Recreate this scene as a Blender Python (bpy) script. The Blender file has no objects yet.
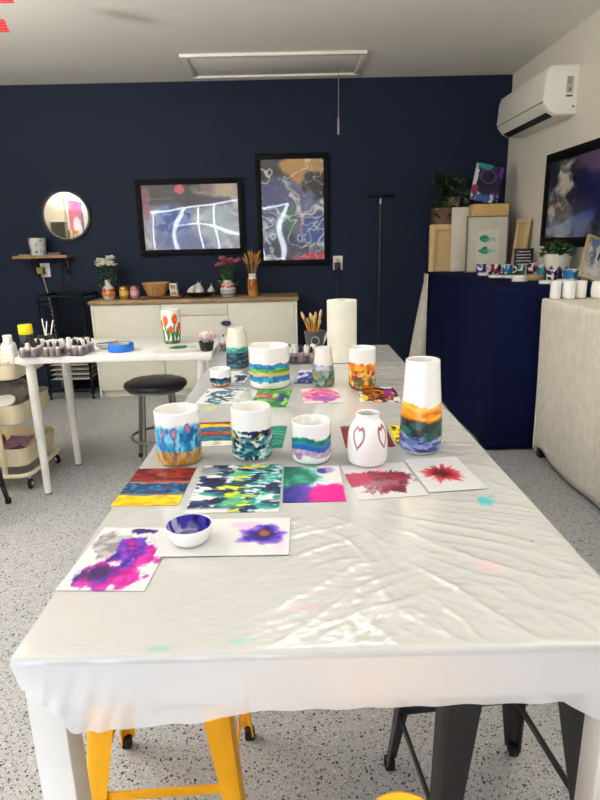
import bpy, bmesh, math, random
from mathutils import Vector, Matrix, noise as NZ
random.seed(7)
PI = math.pi
sc = bpy.context.scene
COL = sc.collection

# ------------------------------------------------------------------ helpers
def s2l(c):
    c = c / 255.0
    return c / 12.92 if c <= 0.04045 else ((c + 0.055) / 1.055) ** 2.4
def lin(rgb): return (s2l(rgb[0]), s2l(rgb[1]), s2l(rgb[2]), 1.0)
def fb(x, y, z=0.0, o=4): return NZ.fractal(Vector((x, y, z)), 1.0, 2.0, o)
def mix(a, b, t): return tuple(a[i] + (b[i] - a[i]) * t for i in range(3))
def ss(a, b, x):
    if a == b: return 1.0 if x >= a else 0.0
    t = min(1, max(0, (x - a) / (b - a))); return t * t * (3 - 2 * t)

MATS = {}
def mat(name, rgb, rough=0.5, metal=0.0, var=0.06, scale=12.0, bump=0.0, bscale=60.0, coat=0.0, spec=0.5, trans=0.0, alpha=1.0, sheen=0.0, ior=1.45):
    if name in MATS: return MATS[name]
    m = bpy.data.materials.new(name); m.use_nodes = True
    nt = m.node_tree; b = nt.nodes['Principled BSDF']
    tc = nt.nodes.new('ShaderNodeTexCoord')
    n = nt.nodes.new('ShaderNodeTexNoise'); n.inputs['Scale'].default_value = scale; n.inputs['Detail'].default_value = 4
    nt.links.new(tc.outputs['Object'], n.inputs['Vector'])
    r = nt.nodes.new('ShaderNodeValToRGB')
    c = lin(rgb)
    r.color_ramp.elements[0].position = 0.3; r.color_ramp.elements[1].position = 0.7
    r.color_ramp.elements[0].color = tuple(x * (1 - var) for x in c[:3]) + (1,)
    r.color_ramp.elements[1].color = tuple(min(1, x * (1 + var)) for x in c[:3]) + (1,)
    nt.links.new(n.outputs['Fac'], r.inputs['Fac']); nt.links.new(r.outputs['Color'], b.inputs['Base Color'])
    b.inputs['Roughness'].default_value = rough; b.inputs['Metallic'].default_value = metal
    b.inputs['Specular IOR Level'].default_value = spec; b.inputs['Coat Weight'].default_value = coat
    b.inputs['Coat Roughness'].default_value = 0.05; b.inputs['IOR'].default_value = ior
    b.inputs['Transmission Weight'].default_value = trans; b.inputs['Alpha'].default_value = alpha
    b.inputs['Sheen Weight'].default_value = sheen
    if bump:
        n2 = nt.nodes.new('ShaderNodeTexNoise'); n2.inputs['Scale'].default_value = bscale; n2.inputs['Detail'].default_value = 5
        nt.links.new(tc.outputs['Object'], n2.inputs['Vector'])
        bp = nt.nodes.new('ShaderNodeBump'); bp.inputs['Strength'].default_value = bump; bp.inputs['Distance'].default_value = 0.01
        nt.links.new(n2.outputs['Fac'], bp.inputs['Height']); nt.links.new(bp.outputs['Normal'], b.inputs['Normal'])
    MATS[name] = m
    return m

def painted(name, rough=0.25, coat=0.0, bump=0.0):
    if name in MATS: return MATS[name]
    m = bpy.data.materials.new(name); m.use_nodes = True
    nt = m.node_tree; b = nt.nodes['Principled BSDF']
    a = nt.nodes.new('ShaderNodeAttribute'); a.attribute_name = 'paint'
    nt.links.new(a.outputs['Color'], b.inputs['Base Color'])
    tc = nt.nodes.new('ShaderNodeTexCoord')
    n = nt.nodes.new('ShaderNodeTexNoise'); n.inputs['Scale'].default_value = 40
    nt.links.new(tc.outputs['Object'], n.inputs['Vector'])
    mr = nt.nodes.new('ShaderNodeMapRange'); mr.inputs['To Min'].default_value = rough * 0.8; mr.inputs['To Max'].default_value = rough * 1.2
    nt.links.new(n.outputs['Fac'], mr.inputs['Value']); nt.links.new(mr.outputs['Result'], b.inputs['Roughness'])
    b.inputs['Coat Weight'].default_value = coat; b.inputs['Coat Roughness'].default_value = 0.02
    if bump:
        bp = nt.nodes.new('ShaderNodeBump'); bp.inputs['Strength'].default_value = bump; bp.inputs['Distance'].default_value = 0.002
        nt.links.new(n.outputs['Fac'], bp.inputs['Height']); nt.links.new(bp.outputs['Normal'], b.inputs['Normal'])
    MATS[name] = m
    return m

def T(name, label, cat, loc=(0, 0, 0), rz=0.0, group=None):
    o = bpy.data.objects.new(name, None); COL.objects.link(o)
    o.location = loc; o.rotation_euler = (0, 0, rz); o.empty_display_size = 0.05
    return tag(o, label, cat, group)
def tag(o, label, cat, group=None, kind=None):
    o['label'] = label; o['category'] = cat
    if group: o['group'] = group
    if kind: o['kind'] = kind
    return o
def M(name, bm, m, parent=None, loc=(0, 0, 0), rz=0.0, smooth=True, angle=40, label=None, rot=None):
    me = bpy.data.meshes.new(name)
    bmesh.ops.recalc_face_normals(bm, faces=bm.faces[:])
    bm.to_mesh(me); bm.free()
    for mm in (m if isinstance(m, (list, tuple)) else [m]): me.materials.append(mm)
    if smooth:
        for p in me.polygons: p.use_smooth = True
        me.set_sharp_from_angle(angle=math.radians(angle))
    o = bpy.data.objects.new(name, me); COL.objects.link(o)
    o.location = loc; o.rotation_euler = rot if rot else (0, 0, rz)
    if parent: o.parent = parent
    if label: o['label'] = label
    return o
def S(name, bm, m, **k):
    o = M(name, bm, m, **k); o['kind'] = 'structure'; return o
def dup(root, loc, rz=None, label=None, group=None, rot=None, scale=None):
    r = root.copy(); COL.objects.link(r); r.location = loc
    if rz is not None: r.rotation_euler = (0, 0, rz)
    if rot is not None: r.rotation_euler = rot
    if scale: r.scale = scale
    if label: r['label'] = label
    if group: r['group'] = group
    def rec(a, b):
        for ch in list(a.children):
            c = ch.copy(); COL.objects.link(c); c.parent = b; rec(ch, c)
    rec(root, r)
    return r

def B(): return bmesh.new()
def box(bm, c, s, bev=0.0, seg=2, mtx=None):
    mm = Matrix.Translation(c) @ Matrix.Diagonal((s[0], s[1], s[2], 1))
    if mtx is not None: mm = mtx @ mm
    g = bmesh.ops.create_cube(bm, size=1.0, matrix=mm)
    if bev > 0:
        es = list({e for v in g['verts'] for e in v.link_edges})
        bmesh.ops.bevel(bm, geom=es, offset=bev, segments=seg, affect='EDGES', profile=0.5)
    return bm
def bx(x0, x1, y0, y1, z0, z1, bev=0.0, bm=None, seg=2):
    bm = bm or B()
    return box(bm, ((x0 + x1) / 2, (y0 + y1) / 2, (z0 + z1) / 2), (x1 - x0, y1 - y0, z1 - z0), bev, seg)
def tube(bm, pts, r, seg=10, closed=False):
    pts = [Vector(p) for p in pts]; n = len(pts)
    rad = r if isinstance(r, (list, tuple)) else [r] * n
    rings = []; up = None
    for i in range(n):
        if closed: d = pts[(i + 1) % n] - pts[i - 1]
        else: d = pts[min(i + 1, n - 1)] - pts[max(i - 1, 0)]
        d.normalize()
        if up is None:
            up = Vector((0, 0, 1)) if abs(d.z) < 0.9 else Vector((1, 0, 0))
        up = (up - d * up.dot(d)).normalized(); sd = d.cross(up)
        rings.append([bm.verts.new(pts[i] + (up * math.cos(2 * PI * k / seg) + sd * math.sin(2 * PI * k / seg)) * rad[i]) for k in range(seg)])
    m = n if closed else n - 1
    for i in range(m):
        a, b = rings[i], rings[(i + 1) % n]
        for k in range(seg): bm.faces.new((a[k], a[(k + 1) % seg], b[(k + 1) % seg], b[k]))
    if not closed:
        bm.faces.new(rings[0][::-1]); bm.faces.new(rings[-1])
    return bm
def arc(c, r, a0, a1, n, z=None):
    return [(c[0] + r * math.cos(a0 + (a1 - a0) * i / n), c[1] + r * math.sin(a0 + (a1 - a0) * i / n), c[2]) for i in range(n + 1)]
def lathe(bm, prof, seg=40, c=(0, 0, 0)):
    rings = []
    for r, z in prof:
        if r < 1e-6: rings.append([bm.verts.new((c[0], c[1], c[2] + z))])
        else: rings.append([bm.verts.new((c[0] + r * math.cos(2 * PI * k / seg), c[1] + r * math.sin(2 * PI * k / seg), c[2] + z)) for k in range(seg)])
    for a, b in zip(rings, rings[1:]):
        for k in range(seg):
            k2 = (k + 1) % seg
            if len(a) == 1 and len(b) == 1: continue
            if len(a) == 1: bm.faces.new((a[0], b[k], b[k2]))
            elif len(b) == 1: bm.faces.new((a[k], a[k2], b[0]))
            else: bm.faces.new((a[k], a[k2], b[k2], b[k]))
    return bm
def cyl(bm, c, r, h, seg=24, bev=0.0, r2=None):
    r2 = r if r2 is None else r2
    if bev: prof = [(0, 0), (r - bev, 0), (r, bev), (r2, h - bev), (r2 - bev, h), (0, h)]
    else: prof = [(0, 0), (r, 0), (r2, h), (0, h)]
    return lathe(bm, prof, seg, c)
def paint(o, fn):
    me = o.data
    a = me.color_attributes.new('paint', 'FLOAT_COLOR', 'POINT')
    buf = []
    for v in me.vertices:
        c = fn(v.co)
        buf.extend((s2l(max(0, min(255, c[0]))) ** 1.22, s2l(max(0, min(255, c[1]))) ** 1.22, s2l(max(0, min(255, c[2]))) ** 1.22, 1.0))   # gamma deepens every painted colour to offset the bright lighting
    a.data.foreach_set('color', buf)
def grid(bm, w, h, nx, ny, th=0.0008, fz=None):
    """rectangular sheet in the XY plane centred on the origin, with a real thickness"""
    V = [[None] * (nx + 1) for _ in range(ny + 1)]
    for j in range(ny + 1):
        for i in range(nx + 1):
            x = -w / 2 + w * i / nx; y = -h / 2 + h * j / ny
            V[j][i] = bm.verts.new((x, y, th + (fz(x, y) if fz else 0)))
    for j in range(ny):
        for i in range(nx): bm.faces.new((V[j][i], V[j][i + 1], V[j + 1][i + 1], V[j + 1][i]))
    rim = [V[0][i] for i in range(nx + 1)] + [V[j][nx] for j in range(1, ny + 1)] + [V[ny][i] for i in range(nx - 1, -1, -1)] + [V[j][0] for j in range(ny - 1, 0, -1)]
    low = [bm.verts.new((v.co.x, v.co.y, v.co.z - th)) for v in rim]
    k = len(rim)
    for i in range(k): bm.faces.new((rim[i], low[i], low[(i + 1) % k], rim[(i + 1) % k]))
    bm.faces.new(low[::-1])
    return bm
def blob(x, y, cx, cy, rx, ry, rough=0.35, sc_=6.0, soft=0.12, seed=0.0):
    d = math.hypot((x - cx) / rx, (y - cy) / ry) + rough * fb(x * sc_, y * sc_, seed, 4)
    return 1 - ss(1 - soft, 1 + soft, d)

# ------------------------------------------------------------------ common materials
WHITE_MET = mat('white_metal', (226, 224, 216), 0.35)
WHITE_LAC = mat('white_lacquer', (232, 230, 224), 0.4)
CREAM = mat('cream_metal', (228, 216, 182), 0.4)
BLACK = mat('black_plastic', (18, 18, 20), 0.4)
BLACKM = mat('black_metal', (22, 22, 24), 0.35)
RUBBER = mat('rubber', (14, 14, 14), 0.7)
CERAM = mat('white_ceramic', (236, 234, 230), 0.18, var=0.02, coat=0.3)
GLASSY = mat('clear_acrylic', (226, 205, 214), 0.08, trans=0.85, alpha=0.55, ior=1.3)
CHROME = mat('steel', (170, 170, 168), 0.3, metal=1.0)
GREYMET = mat('grey_tube', (128, 126, 122), 0.35, metal=0.7)
CHAR = mat('dark_grey_metal', (52, 52, 54), 0.35, metal=0.3)
YEL = mat('yellow_powder_coat', (246, 176, 8), 0.35)
WOODTOP = mat('oak_top', (146, 120, 88), 0.5, var=0.22, scale=9)
WOODL = mat('pine', (206, 178, 132), 0.6, var=0.15, scale=14)
PAPER = mat('paper_white', (232, 229, 222), 0.7)
STEM = mat('stem_green', (42, 66, 34), 0.6)
LEAFD = mat('leaf_dark', (30, 56, 30), 0.5, var=0.4, scale=40)
LEAFM = mat('leaf_mid', (44, 74, 36), 0.5, var=0.4, scale=60)
INK = painted('ink_on_paper', 0.42)
GLAZE = painted('ink_on_ceramic', 0.16, coat=0.4)
GLAZED_PRINT = painted('print_behind_glass', 0.35, coat=1.0)
CANVAS_PAINT = painted('paint_on_canvas', 0.4)

# ------------------------------------------------------------------ room
XL, XR, YR, YW, ZC = -3.2, 1.87, -1.95, 5.45, 2.598
def floor_mat():
    m = bpy.data.materials.new('epoxy_flake_floor'); m.use_nodes = True
    nt = m.node_tree; b = nt.nodes['Principled BSDF']; L = nt.links.new
    tc = nt.nodes.new('ShaderNodeTexCoord')
    base = nt.nodes.new('ShaderNodeTexNoise'); base.inputs['Scale'].default_value = 3
    L(tc.outputs['Object'], base.inputs['Vector'])
    r0 = nt.nodes.new('ShaderNodeValToRGB'); r0.color_ramp.elements[0].color = lin((162, 163, 165)); r0.color_ramp.elements[1].color = lin((174, 175, 177))
    L(base.outputs['Fac'], r0.inputs['Fac'])
    cur = r0.outputs['Color']
    for scale, frac, rad, c in ((150, 0.30, 0.42, (140, 140, 141)), (210, 0.28, 0.40, (206, 206, 206)), (120, 0.16, 0.40, (98, 98, 99)), (95, 0.10, 0.36, (38, 38, 40)), (170, 0.14, 0.38, (30, 30, 32))):
        w = nt.nodes.new('ShaderNodeTexNoise'); w.inputs['Scale'].default_value = scale * 1.6; w.inputs['Detail'].default_value = 1
        L(tc.outputs['Object'], w.inputs['Vector'])
        ad = nt.nodes.new('ShaderNodeMixRGB'); ad.blend_type = 'ADD'; ad.inputs['Fac'].default_value = 0.006 * 150 / scale
        L(tc.outputs['Object'], ad.inputs['Color1']); L(w.outputs['Color'], ad.inputs['Color2'])
        v = nt.nodes.new('ShaderNodeTexVoronoi'); v.inputs['Scale'].default_value = scale
        L(ad.outputs['Color'], v.inputs['Vector'])
        sep = nt.nodes.new('ShaderNodeSeparateColor'); L(v.outputs['Color'], sep.inputs['Color'])
        a = nt.nodes.new('ShaderNodeMath'); a.operation = 'LESS_THAN'; a.inputs[1].default_value = frac; L(sep.outputs['Red'], a.inputs[0])
        d = nt.nodes.new('ShaderNodeMath'); d.operation = 'LESS_THAN'; d.inputs[1].default_value = rad; L(v.outputs['Distance'], d.inputs[0])
        mu = nt.nodes.new('ShaderNodeMath'); mu.operation = 'MULTIPLY'; L(a.outputs[0], mu.inputs[0]); L(d.outputs[0], mu.inputs[1])
        mx = nt.nodes.new('ShaderNodeMixRGB'); mx.inputs['Color2'].default_value = lin(c)
        L(mu.outputs[0], mx.inputs['Fac']); L(cur, mx.inputs['Color1']); cur = mx.outputs['Color']
    L(cur, b.inputs['Base Color']); b.inputs['Roughness'].default_value = 0.38; b.inputs['Specular IOR Level'].default_value = 0.35
    return m
WALLW = mat('cream_wall_paint', (218, 212, 198), 0.8, var=0.02, bump=0.05, bscale=200)
NAVYW = mat('navy_wall_paint', (25, 34, 53), 0.6, var=0.03, scale=2, bump=0.05, bscale=180, spec=0.18)
CEILM = mat('ceiling_paint', (232, 229, 220), 0.85, var=0.03, scale=1.3)
S('floor', bx(XL, XR, YR, YW, -0.1, 0), floor_mat(), smooth=False)
S('ceiling', bx(XL - .1, XR + .1, YR - .1, YW + .1, ZC, ZC + .1), CEILM, smooth=False)
S('wall_back', bx(XL - .1, XR + .1, YW, YW + .1, 0, ZC), NAVYW, smooth=False)
S('wall_right', bx(XR, XR + .1, YR, YW, 0, ZC), WALLW, smooth=False)
bm = bx(XL - .1, XL, YR, -.7, 0, ZC); bx(XL - .1, XL, .95, YW, 0, ZC, bm=bm); bx(XL - .1, XL, -.7, .95, 0, .1, bm=bm); bx(XL - .1, XL, -.7, .95, 2.1, ZC, bm=bm)
S('wall_left', bm, WALLW, smooth=False)
# rear wall, behind the photographer, with the wide glazed front the room is lit by
WX0, WX1, WZ0, WZ1 = -3.0, 1.2, 0.12, 2.08
bm = bx(XL - .1, WX0, YR - .1, YR, 0, ZC); bx(WX1, XR + .1, YR - .1, YR, 0, ZC, bm=bm)
bx(WX0, WX1, YR - .1, YR, WZ1, ZC, bm=bm); bx(WX0, WX1, YR - .1, YR, 0, WZ0, bm=bm)
S('wall_rear', bm, WALLW, smooth=False)
def emit(name, rgb, strength):
    m = bpy.data.materials.new(name); m.use_nodes = True; nt = m.node_tree
    nt.nodes.remove(nt.nodes['Principled BSDF']); e = nt.nodes.new('ShaderNodeEmission')
    n = nt.nodes.new('ShaderNodeTexNoise'); n.inputs['Scale'].default_value = 1.5
    r = nt.nodes.new('ShaderNodeValToRGB'); c = lin(rgb)
    r.color_ramp.elements[0].color = tuple(x * .9 for x in c[:3]) + (1,); r.color_ramp.elements[1].color = c
    tc = nt.nodes.new('ShaderNodeTexCoord'); nt.links.new(tc.outputs['Object'], n.inputs['Vector'])
    nt.links.new(n.outputs['Fac'], r.inputs['Fac']); nt.links.new(r.outputs['Color'], e.inputs['Color'])
    e.inputs['Strength'].default_value = strength; nt.links.new(e.outputs[0], nt.nodes['Material Output'].inputs[0]); return m
WIN_PANE = emit('daylit_pane', (232, 240, 255), 1.3)
S('side_fill_pane', bx(XL - .08, XL - .06, -.7, .95, .1, 2.1), emit('side_fill_glow', (236, 242, 255), 1.0), smooth=False)  # added glowing pane out of view, brightens the right wall and linen
WIN_GAP = emit('open_sky_gap', (235, 242, 255), 22.0)
win = bx(WX0, WX1, YR - .09, YR - .07, WZ0, WZ1)
win = S('window_1', win, WIN_PANE, smooth=False)
bm = B()
for x in (-2.92, -2.36, -2.0, -1.5, -1.1, -.62, -.2): bx(x - .022, x + .022, YR - .065, YR - .05, WZ0, WZ1, bm=bm)
bx(WX0, -.2, YR - .065, YR - .05, WZ1 - .05, WZ1, bm=bm); bx(-2.36, -.62, YR - .065, YR - .05, 1.53, 1.56, bm=bm)
M('daylight_gap', bm, WIN_GAP, win, smooth=False)
S('baseboard_back', bx(XL, XR, YW - .012, YW, 0, .09, .003), NAVYW)
S('baseboard_right', bx(XR - .012, XR, YR, YW - .012, 0, .09, .003), WALLW)

# ------------------------------------------------------------------ camera
cd = bpy.data.cameras.new('camera'); cam = bpy.data.objects.new('camera', cd); COL.objects.link(cam)
cd.sensor_fit = 'VERTICAL'; cd.sensor_height = 32.0; cd.lens = 32.0 * 590 / 800; cd.clip_start = 0.02
P, YAW, ROLL = math.radians(15.15), math.radians(.3), math.radians(1.3)
fw = Vector((math.sin(YAW) * math.cos(P), math.cos(YAW) * math.cos(P), -math.sin(P)))
r_ = Vector((math.cos(YAW), -math.sin(YAW), 0)); u_ = r_.cross(fw)
r2 = r_ * math.cos(ROLL) - u_ * math.sin(ROLL); u2 = r_ * math.sin(ROLL) + u_ * math.cos(ROLL)
mw = Matrix((r2, u2, -fw)).transposed().to_4x4(); mw.translation = (0, 0, 1.30)
cam.matrix_world = mw; sc.camera = cam

# ------------------------------------------------------------------ lights
for i, (x, y, sx, sy, L) in enumerate(((-1.7, 2.4, .04, .62, 13.0), (.15, 2.8, .42, .17, 8.0))):  # out of view; the left batten is added to brighten that half
    t = T('ceiling_light', ('added slim white LED batten light, unseen, over the left half of the room', 'wide white LED ceiling panel above the long white table')[i], 'ceiling light', (x, y, ZC))
    M('housing', bx(-sx, sx, -sy, sy, -.035, -.001, .004), WHITE_MET, t); M('diffuser', bx(-sx + .008, sx - .008, -sy + .02, sy - .02, -.045, -.0355, .004), emit('led_diffuser_%d' % i, (255, 253, 247), L), t)
for i, (x, y) in enumerate(((1.5, 1.15), (-2.75, 1.75))):  # invented uplights out of view, added to brighten the ceiling and walls
    t = T('added_torchiere', ('added unseen torchiere uplight in front of the linen covered table', 'added unseen torchiere uplight by the left wall')[i], 'floor lamp', (x, y, 0))
    M('base', lathe(B(), [(0, 0), (.13, 0), (.13, .018), (.02, .028), (0, .028)], 40), BLACKM, t); M('pole', tube(B(), [(0, 0, .025), (0, 0, 1.72)], .0125, 12), BLACKM, t)
    M('lamp_bowl', lathe(B(), [(0, 1.70), (.05, 1.70), (.15, 1.76), (.152, 1.762), (.148, 1.764), (.05, 1.706), (0, 1.706)], 40), BLACKM, t)
    ld = bpy.data.lights.new('uplight_fill', 'AREA'); ld.shape = 'DISK'; ld.size = .28; ld.energy = (36, 215)[i]; ld.color = (1, .995, .975)
    lo = bpy.data.objects.new('uplight_fill', ld); COL.objects.link(lo); lo.location = (0, 0, 1.765); lo.rotation_euler = (PI, 0, 0); lo.parent = t
w = bpy.data.worlds.new('sky'); sc.world = w; w.use_nodes = True
w.node_tree.nodes['Background'].inputs['Color'].default_value = (0.72, 0.85, 1, 1); w.node_tree.nodes['Background'].inputs['Strength'].default_value = 1.0
# ------------------------------------------------------------------ ceiling hatch, cord, red streamers
t = T('attic_hatch', 'white attic hatch with raised trim in the ceiling near the navy wall', 'hatch', (-.11, 5.005, ZC))
bm = B(); bx(-.67, .67, -.305, -.26, -.022, -.001, .003, bm); bx(-.67, .67, .26, .305, -.022, -.001, .003, bm); bx(-.67, -.63, -.26, .26, -.018, -.001, .003, bm); bx(.63, .67, -.26, .26, -.018, -.001, .003, bm)
M('trim_frame', bm, mat('hatch_trim', (232, 228, 214), .5), t); M('panel', bx(-.625, .625, -.255, .255, -.008, -.001, .002), CEILM, t)
t = T('pull_cord', 'thin white pull cord with small handle hanging from the attic hatch', 'cord', (.374, 4.98, ZC - .008))
M('string', tube(B(), [(0, 0, 0), (.001, 0, -.2), (-.001, .001, -.38)], .0028, 6), mat('cord_grey', (150, 148, 142), .6), t)
M('handle', lathe(B(), [(0, 0), (.007, .0), (.009, -.05), (.008, -.12), (0, -.125)], 10, (-.001, .001, -.38)), mat('cord_grey', (150, 148, 142), .6), t)
RED = mat('red_paper', (206, 28, 26), .6, var=.2, scale=30)
def streamer(loc, w_, h_, label, tilt):
    bm = B(); n = 8
    for k in range(n):
        z0 = -h_ * k / n; x0 = w_ * tilt * k / n
        box(bm, (x0, (k % 2) * .006, z0 - h_ / n * .5), (w_, .008, h_ / n * .92), .002, 1)
    tube(bm, [(0, .003, 0), (0, .003, ZC - loc[2] - .001)], .0015, 5)
    tag(M('paper_streamer', bm, RED, loc=loc), label, 'streamer')
streamer((-1.40, 3.3, 2.50), .115, .05, 'upper red folded paper streamer hanging from ceiling at corner', .08)
streamer((-1.47, 3.32, 2.385), .14, .055, 'lower red folded paper streamer hanging below the other one', .12)

# ------------------------------------------------------------------ framed pictures
def wob(x, y): return .0005 * math.sin(x * 14 + y * 2.1) + .0007 * math.sin(y * 12 - x * 4 + 1)
def picture(name, label, c, w_, h_, fwid, fn, normal='-Y', depth=.035, res=.006, framemat=None, glaze=GLAZED_PRINT, tilt=0, cat='picture'):
    rz = {'-Y': 0, '-X': -PI / 2, '+X': PI / 2}[normal]
    t = T(name, label, cat, c, rz); t.rotation_euler = (tilt, 0, rz)
    bm = B(); d = depth
    bx(-w_ / 2, w_ / 2, -d, -.001, h_ / 2 - fwid, h_ / 2, .003, bm); bx(-w_ / 2, w_ / 2, -d, -.001, -h_ / 2, -h_ / 2 + fwid, .003, bm)
    bx(-w_ / 2, -w_ / 2 + fwid, -d, -.001, -h_ / 2 + fwid, h_ / 2 - fwid, .003, bm); bx(w_ / 2 - fwid, w_ / 2, -d, -.001, -h_ / 2 + fwid, h_ / 2 - fwid, .003, bm)
    M('frame', bm, framemat or mat('frame_black', (10, 10, 11), .6, spec=.15), t)
    iw, ih = w_ - 2 * fwid + .004, h_ - 2 * fwid + .004
    p = M('print', grid(B(), iw, ih, int(iw / res), int(ih / res), .006, wob if glaze is GLAZED_PRINT else None), glaze, t, loc=(0, -d * .55, 0), rot=(PI / 2, 0, 0))
    paint(p, lambda co: fn(co.x / iw + .5, co.y / ih + .5))
    return t
def warp(x, y, k, sd):
    return x + k * fb(x * 2.2, y * 2.2, sd, 3), y + k * fb(x * 2.2 + 5, y * 2.2 + 3, sd + 4, 3)
def pic_land(s, t):
    x, y = warp(s * 1.4, t, .35, 2.0); n = fb(x * 3, y * 3, 1.0, 4)
    c = mix((168, 168, 180), (218, 218, 224), ss(-.3, .4, n))  # base greys lightened to hold the whitish reflection veil of the glass
    a = blob(s, t, .30, .5, .2, .32, .5, 4, .4, 3); c = mix(c, mix((52, 78, 160), (128, 154, 208), ss(-.3, .4, fb(x * 5, y * 5, 9, 3))), a * .95)
    a = blob(s, t, .48, .1, .3, .16, .5, 4, .5, 8); c = mix(c, (92, 104, 164), a * .75)
    a = blob(s, t, .8, .35, .2, .3, .5, 4, .5, 28); c = mix(c, (176, 196, 208), a * .7)
    a = ss(.60, .82, t + .14 * fb(s * 3, t * 3, 6, 3)); c = mix(c, mix((22, 22, 26), (96, 92, 88), ss(.05, .5, fb(s * 2.5, t * 22, 4, 3))), a * (1 - ss(.55, .8, s)))
    a = blob(s, t, .4, .94, .055, .08, .5, 9, .3, 2); c = mix(c, (214, 92, 120), a)
    a = blob(s, t, .8, .92, .22, .12, .6, 6, .5, 5); c = mix(c, (196, 184, 150), a * .8); a = blob(s, t, .7, .93, .06, .08, .6, 8, .5, 35); c = mix(c, (140, 100, 130), a * .7)
    a = blob(s, t, .03, .78, .06, .25, .6, 6, .4, 7); c = mix(c, (150, 76, 104), a * .8)
    a = blob(s, t, .66, .74, .2, .07, .7, 6, .5, 17); c = mix(c, (60, 54, 84), a * .75)
    return c
def pic_port(s, t):
    x, y = warp(s, t * 1.5, .45, 7.0); n = fb(x * 3.2, y * 3.2, 2.0, 4)
    c = mix((74, 88, 136), (176, 182, 200), ss(-.3, .4, n))
    c = mix(c, (24, 26, 52), blob(s, t, .35, .14, .42, .14, .6, 4, .4, 3) * .85)
    c = mix(c, (98, 96, 140), blob(s, t, .45, .66, .4, .12, .6, 4, .4, 13) * .7)
    c = mix(c, (14, 12, 14), blob(s, t, .15, .93, .36, .15, .5, 3, .2, 5))
    c = mix(c, (196, 156, 88), blob(s, t, .66, .93, .32, .19, .5, 3, .2, 6))
    c = mix(c, (18, 14, 16), blob(s, t, .98, .76, .26, .12, .5, 4, .2, 8))
    c = mix(c, (66, 118, 84), blob(s, t, .48, .42, .13, .13, .7, 5, .4, 9) * .9)
    c = mix(c, (140, 106, 140), blob(s, t, .62, .34, .12, .12, .7, 5, .4, 10) * .7)
    c = mix(c, (52, 80, 166), blob(s, t, .82, .28, .2, .13, .9, 6, .3, 11))
    c = mix(c, (188, 44, 64), blob(s, t, .85, .03, .36, .06, .6, 5, .3, 12))
    r = abs(fb(x * 1.6, y * 1.6, 14.0, 2)); c = mix(c, (232, 232, 226), (1 - ss(.0, .06, r)) * .9)
    r = abs(fb(x * 2.6 + 3, y * 2.6, 24.0, 2)); c = mix(c, (226, 220, 196), (1 - ss(.0, .05, r)) * .8 * ss(.45, .7, s))
    return c
def pic_right(s, t):
    x, y = warp(s * 1.5, t, .4, 17.0)
    c = mix((8, 8, 14), (20, 22, 52), ss(-.1, .6, fb(x * 3, y * 3, 4)))
    c = mix(c, (26, 30, 92), blob(s, t, .56, .52, .24, .3, .5, 4, .3, 2))
    c = mix(c, (122, 96, 128), blob(s, t, .55, .95, .24, .2, .7, 4, .5, 3) * .9)
    c = mix(c, (60, 58, 78), blob(s, t, .26, .3, .18, .26, .6, 4, .4, 13))
    c = mix(c, mix((208, 202, 186), (140, 136, 140), ss(-.2, .3, fb(x * 5, y * 5, 3))), blob(s, t, .17, .74, .12, .27, 1.0, 5, .4, 4))
    c = mix(c, (206, 206, 212), blob(s, t, .07, .38, .05, .22, 1.0, 6, .5, 5) * .9)
    c = mix(c, (156, 166, 190), blob(s, t, .26, .1, .16, .12, 1.0, 6, .5, 6) * .9)
    c = mix(c, (90, 126, 186), blob(s, t, .48, .16, .25, .14, 1.0, 6, .5, 9) * .8)
    r = abs(fb(x * 2, y * 2, 8.0, 2)); c = mix(c, (222, 220, 214), (1 - ss(.0, .08, r)) * .55 * (1 - ss(.25, .5, s)))
    return c
picture('framed_picture', 'wide black framed abstract print in grey and blue on the navy wall', (-.892, YW, 1.516), .93, .637, .047, pic_land)
picture('framed_picture', 'tall black framed abstract print with gold and black top on the navy wall', (.004, YW, 1.553), .635, .935, .047, pic_port)
picture('framed_picture', 'large black framed dark abstract print on the cream right wall', (XR, 3.87, 1.535), 1.32, .63, .06, pic_right, '-X')
def pic_red(s, t):
    c = mix((206, 30, 60), (170, 30, 90), ss(-.3, .4, fb(s * 4, t * 4, 3)))
    c = mix(c, (46, 52, 110), ss(.12, -.1, s - .25 + .2 * fb(s * 3, t * 5, 5)))
    return mix(c, (232, 226, 230), blob(s, t, .45, .3, .3, .36, .3, 3, .2, 6))  # pale patch is a window reflection put into the paint
picture('framed_picture', 'red and blue framed painting on the left wall seen in the round mirror', (XL, 1.78, 1.62), .72, .72, .05, pic_red, '+X', framemat=WHITE_LAC, glaze=CANVAS_PAINT)
for i, (y, h) in enumerate(((2.28, .2), (2.42, .16), (2.56, .2), (2.72, .3))):
    tag(M('wooden_box', bx(-.09, .09, -.055, .055, 0, h, .004), WOODL if i < 3 else mat('grey_card', (120, 120, 116), .7), loc=(XL + .12, y, 1.3)), ('tan box with pale lid line nearest the red painting, on the wall ledge', 'short tan box standing second on the wall ledge', 'tall tan box third on the wall ledge', 'grey tall box at the end of the wall ledge')[i], 'box', 'boxes on the wall ledge')
tag(M('wall_ledge', bx(XL + .001, XL + .22, 2.15, 2.85, 1.27, 1.30, .003), WOODL), 'narrow pine ledge on the left wall holding tan boxes', 'shelf')

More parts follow.
